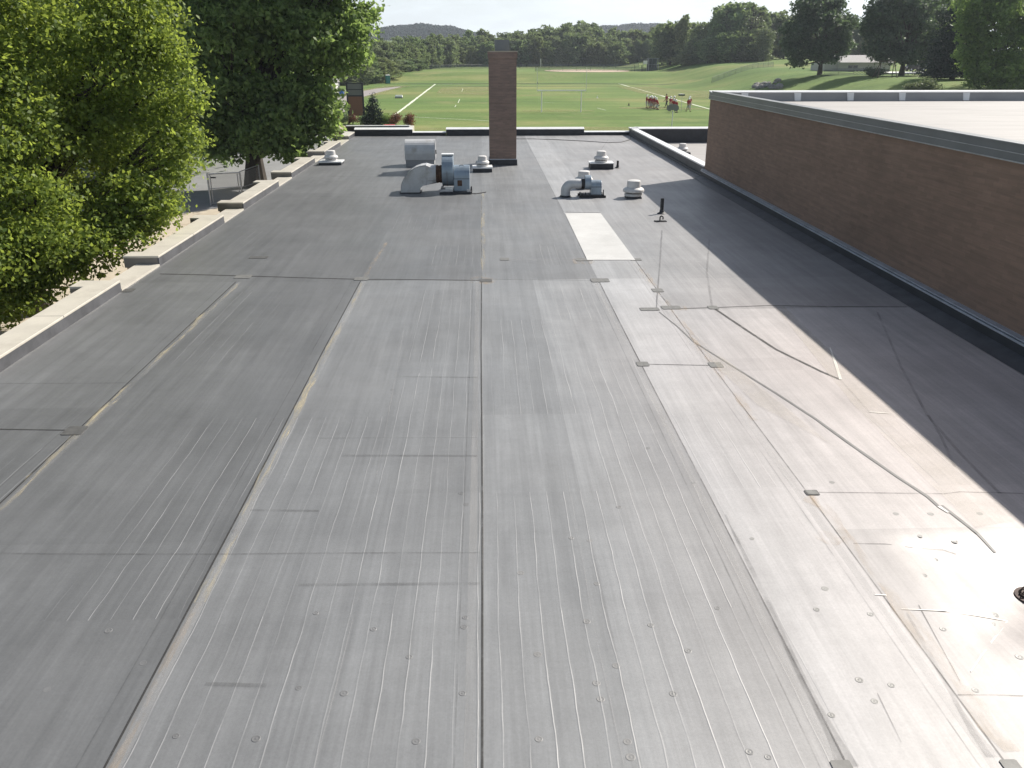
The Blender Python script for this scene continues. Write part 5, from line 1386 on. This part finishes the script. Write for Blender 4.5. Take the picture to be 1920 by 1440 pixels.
# teal portable toilet, sheds, bins
D = 250; X, _ = on_y(727, 154, D); zb = zgf(X, D)
t = empty('portable_toilet', (X, D, zb), 'teal portable toilet with white roof standing on the grass', 'portable toilet', rz=.3)
MB().box(-.62, .62, -.62, .62, 0.05, 2.15).build('cabin', M['teal'], t, bevel=.04)
MB().box(-.66, .66, -.66, .66, 2.15, 2.38, taper=.14).build('roof', M['pale'], t, bevel=.04)
MB().box(-.38, .38, -.65, -.622, .12, 2.0).build('door', M['teal'], t, bevel=.01)
MB().box(-.7, .7, -.7, .7, 0, .06).build('base', M['sign_frame'], t)
MB().tube([(.45, .45, 2.3), (.45, .45, 2.6)], .05, 6).build('vent_pipe', M['pale'], t)
D = 250
for px_, lb, hh in ((723, 'small white marker on a post above the teal toilet', 4.4),): 
    X, Z = on_y(px_, 131, 290); t = empty('marker', (X, 290, zgf(X, 290)), lb, 'marker'); h = Z - zgf(X, 290)
    MB().tube([(0, 0, 0), (0, 0, h)], .05, 6).build('post', M['sign_frame'], t); MB().box(-.3, .3, -.05, .05, h - .2, h + .35).build('board', M['pale'], t)
X, Z = on_y(800, 124, 330); t = empty('marker', (X, 330, zgf(X, 330)), 'tiny white marker on the fence line left of the chimney', 'marker'); h = max(.8, Z - zgf(X, 330))
MB().tube([(0, 0, 0), (0, 0, h)], .05, 6).build('post', M['sign_frame'], t); MB().box(-.3, .3, -.05, .05, h - .2, h + .35).build('board', M['pale'], t)
D = 178; X, _ = on_y(622, 181, D)
t = empty('shed', (X, D, 0), 'small dark-sided field shed with a white trim corner beside the gravel road', 'shed', rz=-.25)
MB().box(-1.3, 1.3, -1.2, 1.2, 0, 2.7).build('wall', M['curb_grey'], t)
MB().add([(-1.5, -1.5, 2.7), (1.5, -1.5, 2.7), (1.5, 1.5, 2.7), (-1.5, 1.5, 2.7), (-1.5, -1.5, 2.82), (1.5, -1.5, 2.82), (1.5, 1.5, 3.3), (-1.5, 1.5, 3.3)], [(0, 3, 2, 1), (4, 5, 6, 7), (0, 1, 5, 4), (1, 2, 6, 5), (2, 3, 7, 6), (3, 0, 4, 7)]).build('roof', M['shingle'], t)
MB().box(1.3, 1.34, -1.2, 0.4, 0.7, 2.6).build('trim', M['pale'], t)
MB().box(1.3, 1.33, .5, 1.1, 0.1, 2.0).build('door', M['sign_frame'], t)
X, _ = on_y(606, 182, 183)
t = empty('press_box', (X - 1.6, 184, 0), 'tall white field hut with a pale overhanging roof behind the leafy branches', 'hut')
MB().box(-2.2, 2.2, -1.8, 1.8, 0, 4.3).build('wall', M['pale'], t)
MB().box(-2.9, 2.9, -2.4, 2.2, 4.3, 4.55, taper=.05).build('roof', M['fan_white'], t)
MB().box(-1.6, 1.2, -1.83, -1.8, 2.5, 3.5).build('window', M['glass_dark'], t)
for px_, py_, mt, lb in ((619, 184, 'blue', 'bright blue barrel beside the field shed'), (641, 181, 'sign_frame', 'dark blue barrel right of the field shed')):
    x, y = on_z(px_, py_, 0); t = empty('barrel', (x, y, 0), lb, 'barrel')
    MB().lathe([(.40, 0), (.46, .3), (.46, .9), (.42, 1.15)], n=16).build('drum', M['blue'], t, smooth=True)
    MB().lathe([(.44, 1.15), (.40, 1.2), (.05, 1.22)], n=16).build('lid', M[mt], t, smooth=True)
x, y = on_z(649, 178, 0)
t = empty('picnic_table', (x, y + 3, 0), 'pale table partly hidden behind the tall sign board', 'table')
MB().box(-1.1, 1.1, -.4, .4, .72, .78).build('table_top', M['pale'], t); MB().box(-1.1, 1.1, -.95, -.7, .42, .46).build('bench', M['pale'], t); MB().box(-1.1, 1.1, .7, .95, .42, .46).build('bench', M['pale'], t)
for s_ in (-.8, .8): MB().tube([(s_, -.8, 0), (s_, 0, .74), (s_, .8, 0)], .05, 6).build('leg', M['galv'], t)

# tall sign board
D = 109
xa, _ = on_y(652, 190, D); xb, _ = on_y(681, 190, D); zt = on_y(665, 155, D)[1]; zm = on_y(665, 180, D)[1]; zb = on_y(665, 217, D)[1]
t = empty('sign_board', ((xa + xb) / 2, D, 0), 'tall board back with two dark grey panels above one brown panel, on two dark posts', 'sign', rz=.1)
w_ = (xb - xa)
for s_ in (-1, 1): MB().box(s_ * w_ / 2 - .10, s_ * w_ / 2 + .10, -.10, .14, 0 if s_ < 0 else zb - .1, zt).build('post', M['sign_frame'], t)
MB().box(-.10 + w_ * .42, .0 + w_ * .46, .2, .3, 0, zb).build('post', M['sign_frame'], t)
MB().box(-w_ / 2 + .1, w_ / 2 - .1, -.06, .10, zm + (zt - zm) * .52, zt - .12).build('upper_panel', M['sign_grey'], t)
MB().box(-w_ / 2 + .1, w_ / 2 - .1, -.06, .10, zm + .1, zm + (zt - zm) * .46).build('upper_panel', M['sign_grey'], t)
MB().box(-w_ / 2 + .1, w_ / 2 - .1, -.08, .10, zb, zm - .06).build('lower_panel', M['sign_brown'], t)
m = MB(); m.box(-w_ / 2, w_ / 2, -.10, .12, zt - .12, zt); m.box(-w_ / 2, w_ / 2, -.10, .12, zm - .06, zm + .1); m.box(-w_ / 2, w_ / 2, -.10, .12, zm + (zt - zm) * .46, zm + (zt - zm) * .52)
m.build('frame', M['sign_frame'], t)

# basketball backboard seen from behind and the second small board
x, Z1 = on_y(1262, 195, 97); _, Z0 = on_y(1262, 208.5, 97)
t = empty('basketball_hoop', (x, 97, 0), 'dark fan-shaped basketball backboard seen from behind on a pale pole beyond the roof edge', 'basketball hoop')
hw = .69; hh = Z1 - Z0
fan = [(-hw * .62, 0), (-hw * .25, .02), (-hw * .22, .12), (hw * .22, .12), (hw * .25, .02), (hw * .70, 0), (hw * .98, hh * .25), (hw * 1.0, hh * .5)]
fan += [(hw * 1.0 * math.cos(a), hh * .5 + hh * .5 * math.sin(a)) for a in (0.3, 0.6, 0.95, 1.3, 1.57, 1.84, 2.2, 2.55, 2.85)] + [(-hw, hh * .5), (-hw * .97, hh * .2)]
MB().slab_xz([(a, b + Z0) for a, b in fan], -.03, .03).build('backboard', M['fascia'], t)
MB().tube([(-.05, -.35, 0), (-.05, -.35, Z0 - .3), (-.02, -.2, Z0 - .02)], .055, 8).build('pole', M['pale'], t, smooth=True)
m = MB(); m.tube([(.23 * math.cos(k * math.pi / 8), .40 + .23 * math.sin(k * math.pi / 8), Z0 + .12) for k in range(17)], .012, 5); m.build('hoop', M['red_plastic'], t)
X, Z = on_y(1278, 178, 131)
t = empty('down_marker', (X, 131, 0), 'small tilted dark board with white top edge on a thin pole behind the players', 'marker', rz=.2)
MB().box(-.42, .42, -.25, .25, Z - .12, Z + .10).build('board', M['netting'], t); MB().box(-.42, .42, -.25, .25, Z + .10, Z + .15).build('board_top', M['pale'], t)
MB().tube([(.1, 0, 0), (.1, 0, Z - .1)], .03, 6).build('pole', M['fan_white'], t)
x, y = on_z(748, 184, 0)
t = empty('blocking_sled', (x, y, 0), 'small low white-topped sled lying on the grass left of the sideline', 'sled')
MB().box(-.75, .75, -.5, .5, .15, .55, taper=.1).build('pad', M['pale'], t, bevel=.05); MB().box(-.7, .7, -.6, .6, 0, .15).build('skid', M['black'], t)
for px_, py_, lb in ((1179, 198, 'small dark cone lying left of the bigger huddle'), (1120, 184, 'small pale cone right of the goal posts'), (1008, 157, 'small dark marker near the left upright of the goal')):
    x, y = on_z(px_, py_, 0); tag(MB().lathe([(.22, 0), (.22, .03), (.12, .04), (.04, .45)], n=12).build('traffic_cone', M['pale' if px_ == 1120 else 'sign_frame'], None, loc=(x, y, 0)), lb, 'cone')

# ------------------------------------------------------------------ house, swing frame, cars, rocks on the rise
D = 200; xa, _ = on_y(1546, 137, D); zb = on_y(1600, 138.5, D)[1] 
zb = max(zb, 3.3)
def zz(px, py): return on_y(px, py, D)[1]
t = empty('house', (xa, D, zgf(xa, D) - .2), 'beige house with pale roof and paired dark windows between the two maples', 'house')
h0 = zgf(xa, D) - .2
EV = zz(1600, 118) - h0; RG = zz(1600, 105) - h0
xm = on_y(1570, 137, D)[0] - xa; xe = on_y(1668, 137, D)[0] - xa
MB().slab_xz([(0, 0), (xm, 0), (xm, EV), (xm / 2, EV + .4), (0, EV)], 0.6, 9).build('side_wall', M['siding'], t)
MB().box(xm, xe, 0, 9, 0, EV).build('wall', M['siding'], t)
MB().slab_yz([(-.5, EV - .05), (4.5, RG), (9.5, EV - .05), (9.5, EV + .12), (4.5, RG + .18), (-.5, EV + .12)], xm - .3, xe + .4).build('roof', M['shingle'], t)
for pa, pb in ((1590.5, 1598.5), (1600, 1608)):
    a = on_y(pa, 125, D)[0] - xa; b = on_y(pb, 125, D)[0] - xa; zl = zz(1600, 127.5) - h0; zh = zz(1600, 122.5) - h0
    wn_ = MB().box(a - .05, b + .05, -.04, 0, zl - .05, zh + .05).build('window', M['curb_grey'], t)
    MB().box(a + .02, b - .02, -.06, -.041, zl + .02, zh - .02).build('pane', M['glass_dark'], wn_)
MB().box(-.1, xe + .1, -.12, -.002, -.1, .35).build('foundation', M['sign_frame'], t)
# swing frame
X, _ = on_y(1660, 145, 150)
t = empty('swing_frame', (X, 150, zgf(X, 150)), 'dark wooden A-frame swing under the wide maple', 'swing set')
for a in ((-1.6, -1.0), (-1.6, 1.0), (1.4, -1.0), (1.4, 1.0)):
    MB().tube([(a[0] - .2 * (1 if a[0] < 0 else -1), a[1], 0), (a[0] + (.5 if a[0] < 0 else -.3), 0, 2.7)], .07, 6).build('leg', M['wood'], t)
MB().tube([(-1.4, 0, 2.7), (1.4, 0, 2.7)], .08, 6).build('beam', M['wood'], t)
MB().box(-.4, .4, -.2, .2, .8, .85).tube([(-.35, 0, .85), (-.35, 0, 2.7)], .015, 4).tube([(.35, 0, .85), (.35, 0, 2.7)], .015, 4).build('swing_seat', M['wood'], t)
# driveway and parked vehicles
DW = [hit(1628, 137.5), hit(1700, 138.5), hit(1790, 137), hit(1790, 134.5), hit(1700, 135.5), hit(1628, 135)]
patch('driveway', DW, M['pale'], .12)
def vehicle(px, D, label, L_=4.6, H_=1.7, rz=0.0, mat='car_dark'):
    X, _ = on_y(px, 130, D); t = empty('parked_car', (X, D, zgf(X, D) + .25), label, 'car', 'vehicles parked by the house', rz)
    prof = [(-L_ / 2, .35), (-L_ / 2, .85), (-L_ * .40, .98), (-L_ * .28, H_ - .05), (-L_ * .1, H_), (L_ * .22, H_), (L_ * .36, 1.02), (L_ / 2, .88), (L_ / 2, .35)]
    MB().slab_xz(prof, -.88, .88).build('body', M[mat], t, bevel=.08)
    MB().slab_xz([(-L_ * .36, 1.0), (-L_ * .265, H_ - .12), (L_ * .20, H_ - .12), (L_ * .31, 1.02)], -.895, .895).build('window', M['glass_dark'], t)
    for sx_ in (-1, 1):
        for sy_ in (-1, 1):
            wl_ = MB().tube([(sx_ * L_ * .31, sy_ * .70, .34), (sx_ * L_ * .31, sy_ * .90, .34)], .34, 16).build('wheel', M['black'], t)
            MB().tube([(sx_ * L_ * .31, sy_ * .885, .34), (sx_ * L_ * .31, sy_ * .915, .34)], .19, 12).build('rim', M['galv'], wl_)
    MB().box(-L_ / 2 - .02, -L_ / 2 + .02, -.7, -.4, .62, .78).build('headlight', M['pale'], t); MB().box(-L_ / 2 - .02, -L_ / 2 + .02, .4, .7, .62, .78).build('headlight', M['pale'], t)
    return t
vehicle(1716, 189, 'dark parked car right of the wide maple trunk', rz=.1)
vehicle(1738, 191, 'dark pickup-sized car at the right end of the bright driveway', 5.2, 1.9, .05)
for k in range(26):
    px_ = rnd.uniform(1412, 1462); py_ = rnd.uniform(153, 167)
    if py_ < 172 - (px_ - 1405) * .28 - 6: py_ = rnd.uniform(158, 167)
    X, D_ = hit(px_, py_)
    m = MB().lathe([(.3, 0), (.42, .12), (.34, .3), (.12, .4)], n=7)
    v_ = [(a * rnd.uniform(.8, 1.2), b * rnd.uniform(.8, 1.2), c) for a, b, c in m.v]; m.v = v_
    o = m.build('rock', M['rock'], None, loc=(X, D_, zgf(X, D_) - .05)); s_ = rnd.uniform(.9, 2.0); o.scale = (s_, s_, s_)
    tag(o, 'grey rock in the stony patch on the slope above the roof edge', 'rock', 'rocks of the stony patch')

# ------------------------------------------------------------------ players
def skin_obj(name, joints, mat, parent, lvl=1):
    """joints: list of (parent index or -1, (x, y, z), (rx, ry))"""
    me = bpy.data.meshes.new(name)
    me.from_pydata([j[1] for j in joints], [(j[0], i) for i, j in enumerate(joints) if j[0] >= 0], [])
    sk = me.skin_vertices.new(name='') if hasattr(me.skin_vertices, 'new') else None
    o = bpy.data.objects.new(name, me); COL.objects.link(o)
    md = o.modifiers.new('skin', 'SKIN'); md.use_smooth_shade = True
    if not me.skin_vertices:
        bm = bmesh.new(); bm.from_mesh(me); bm.verts.layers.skin.verify(); bm.to_mesh(me); bm.free()
    lay = me.skin_vertices[0].data
    for i, j in enumerate(joints):
        lay[i].radius = j[2]; lay[i].use_root = (i == 0)
    me.materials.append(mat)
    o.modifiers.new('sub', 'SUBSURF').levels = lvl; o.modifiers['sub'].render_levels = lvl
    o.parent = parent
    return o
def person(x, y, rz, label, pose, helmet=True, dark=False, h=1.68, group=None):
    t = empty('person', (x, y, zgf(x, y)), label, 'person', group, rz)
    ln = {'stand': 0.03, 'lean': 0.30, 'walk': 0.10, 'crouch': 0.45}[pose]     # forward (-y) lean of the trunk
    hip = {'stand': .92, 'lean': .84, 'walk': .90, 'crouch': .68}[pose]
    st = {'stand': .04, 'lean': .10, 'walk': .30, 'crouch': .12}[pose]
    tr = .52; ca = math.asin(min(.8, ln)); up = lambda d: (-(math.sin(ca)) * d, math.cos(ca) * d)
    def T(d, xx=0.0, f=0.0):
        a, b = up(d); return (xx, a - f, hip + b)
    J = [(-1, (0, 0, hip), (.15, .11))]
    def add(p, co, r): J.append((p, co, r)); return len(J) - 1
    w = add(0, T(.17), (.13, .10)); c = add(w, T(.36), (.17, .12)); n0 = add(c, T(.50), (.09, .08)); n1 = add(n0, T(.58), (.055, .055))
    hb = T(.66, 0, .03); hd_ = add(n1, (hb[0], hb[1], hb[2]), (.08, .09)); add(hd_, (hb[0], hb[1] - .005, hb[2] + .10), (.075, .088))
    hands = []
    for s in (-1, 1):
        sh = T(.46, s * .20); a = add(c, sh, (.062, .062))
        fwd = .12 + ln * .5 + (.18 * s if pose == 'walk' else 0)
        el = (s * .27, sh[1] - fwd * .4, sh[2] - .27); e = add(a, el, (.045, .045))
        wr = (s * .22, el[1] - fwd * .9 - .08, el[2] - .20); g = add(e, wr, (.030, .028)); pm = (wr[0], wr[1] - .03, wr[2] - .07)
        p = add(g, pm, (.036, .018))
        for q, (dx, ln_) in enumerate(((-.03, .065), (-.01, .078), (.012, .074), (.032, .058))):
            f1 = add(p, (pm[0] + dx, pm[1] - .015, pm[2] - .05), (.010, .010)); add(f1, (pm[0] + dx * 1.1, pm[1] - .03, pm[2] - .05 - ln_ * .6), (.008, .008))
        add(p, (pm[0] - s * .045, pm[1] - .03, pm[2] - .01), (.010, .010))
    for s in (-1, 1):
        dy = s * st if pose == 'walk' else 0
        kf = {'stand': .02, 'lean': .14, 'walk': .05, 'crouch': .30}[pose]
        l = add(0, (s * .10, 0, hip - .08), (.095, .095))
        k = add(l, (s * .12, -kf - dy * .5, hip * .50), (.062, .065)); an = add(k, (s * .13, -dy + .02, .09), (.040, .042)); add(an, (s * .135, -dy - .14, .035), (.042, .03))
    skin_obj('body', J, M['skin'], t)
    # shirt over the pads
    Q = [(-1, T(.02), (.17, .13)), (0, T(.20), (.165, .13)), (1, T(.38), (.20, .15)), (2, T(.50), (.14, .11))]
    for s in (-1, 1):
        sh = T(.46, s * .21); Q.append((2, sh, (.092, .095))); fwd = .12 + ln * .5 + (.18 * s if pose == 'walk' else 0)
        Q.append((len(Q) - 1, (s * .265, sh[1] - fwd * .36, sh[2] - .22), (.068, .068)))
    skin_obj('jersey', Q, M['jersey'], t)
    Q = [(-1, (0, 0, hip - .02), (.155, .118))]
    for s in (-1, 1):
        dy = s * st if pose == 'walk' else 0; kf = {'stand': .02, 'lean': .14, 'walk': .05, 'crouch': .30}[pose]
        Q.append((0, (s * .10, -.01, hip - .14), (.105, .108))); Q.append((len(Q) - 1, (s * .12, -kf - dy * .5, hip * .50), (.075, .08)))
        Q.append((len(Q) - 1, (s * .128, -dy * .8, hip * .30 if not dark else .12), (.058, .06)))
    skin_obj('trousers', Q, M['dark_pants' if dark else 'pants'], t)
    hc = (hb[0], hb[1], hb[2] + .06)
    if helmet:
        m = MB().lathe([(.128, -.11), (.146, -.04), (.150, .04), (.128, .11), (.08, .155), (.01, .17)], hc, 16)
        he = m.build('helmet', M['helmet'], t, smooth=True)
        MB().tube([(hc[0] - .10, hc[1] - .10, hc[2] - .06), (hc[0], hc[1] - .19, hc[2] - .07), (hc[0] + .10, hc[1] - .10, hc[2] - .06)], .010, 5).build('face_mask', M['fascia'], he)
    else:
        MB().lathe([(.095, .02), (.10, .06), (.08, .11), (.01, .13)], hc, 12).build('hair', M['black'], t, smooth=True)
    for s in (-1, 1):
        dy = s * st if pose == 'walk' else 0
        MB().box(s * .135 - .05, s * .135 + .05, -dy - .19, -dy + .08, 0, .09, taper=.012).build('shoe', M['black'], t)
    t.scale = (h / 1.68 * 1.10,) * 3
    return t
def at_head(px, py, hgt): return on_z(px, py, hgt)
PL = [(1212.8, 181, 'stand', 1.5, 'player in red jersey and white helmet at the left end of the bigger huddle'),
      (1217.3, 183.5, 'lean', .2, 'player in brighter red jersey seen from behind, second from left in the bigger huddle'),
      (1222, 182, 'stand', 2.6, 'player at the back of the bigger huddle, third helmet from the left'),
      (1224.3, 184.5, 'lean', -.4, 'player in the front middle of the bigger huddle with both legs bent'),
      (1228, 183, 'stand', -1.0, 'player right of the middle of the bigger huddle, helmet turned away'),
      (1230.3, 183.6, 'lean', -2.0, 'player behind the right half of the bigger huddle'),
      (1233.5, 186, 'lean', -1.4, 'bending player second from right in the bigger huddle'),
      (1235.6, 188, 'crouch', -1.6, 'lowest, crouching player at the right end of the bigger huddle'),
      (1220.0, 182.5, 'lean', .5, 'player squeezed in the left half of the bigger huddle behind the brighter jersey'),
      (1257.6, 183.6, 'stand', .6, 'player facing the man in red, left of the smaller group behind the backboard'),
      (1264.4, 183, 'stand', 2.9, 'player at the back of the smaller group behind the backboard'),
      (1264.0, 188.2, 'lean', -.3, 'player in the middle front of the smaller group, legs hidden by the backboard'),
      (1270.3, 190, 'lean', -1.2, 'player at the right end of the smaller group behind the backboard'),
      (1294, 183.5, 'stand', -.5, 'player behind, the farther of the pair on the right'),
      (1291.7, 186.5, 'walk', .3, 'nearer player of the pair on the right, walking toward the viewer')]
for px_, py_, pose, rz_, lb in PL:
    hh_ = {'stand': 1.72, 'lean': 1.58, 'walk': 1.70, 'crouch': 1.38}[pose]
    x, y = at_head(px_, py_, hh_)
    person(x, y, rz_, lb, pose, group='football players')
x, y = at_head(1251, 178.6, 1.86)
person(x, y, -1.2, 'tall bareheaded man in red shirt and dark trousers striding left of the smaller group', 'walk', helmet=False, dark=True, h=1.84)

# ------------------------------------------------------------------ air
mh_, nd, lk, p = newmat('haze_air')
nd.remove(p)
pv = nd.new('ShaderNodeVolumePrincipled')
pv.inputs['Color'].default_value = (0.80, 0.88, 1.0, 1)
pv.inputs['Density'].default_value = 0.00019
pv.inputs['Anisotropy'].default_value = 0.3
lk.new(pv.outputs[0], nd['Material Output'].inputs['Volume'])
hz = MB().box(-2600, 2600, -600, 2600, -1.5, 110).build('haze', mh_)
hz['kind'] = 'stuff'; hz['label'] = 'thin summer haze over the fields'
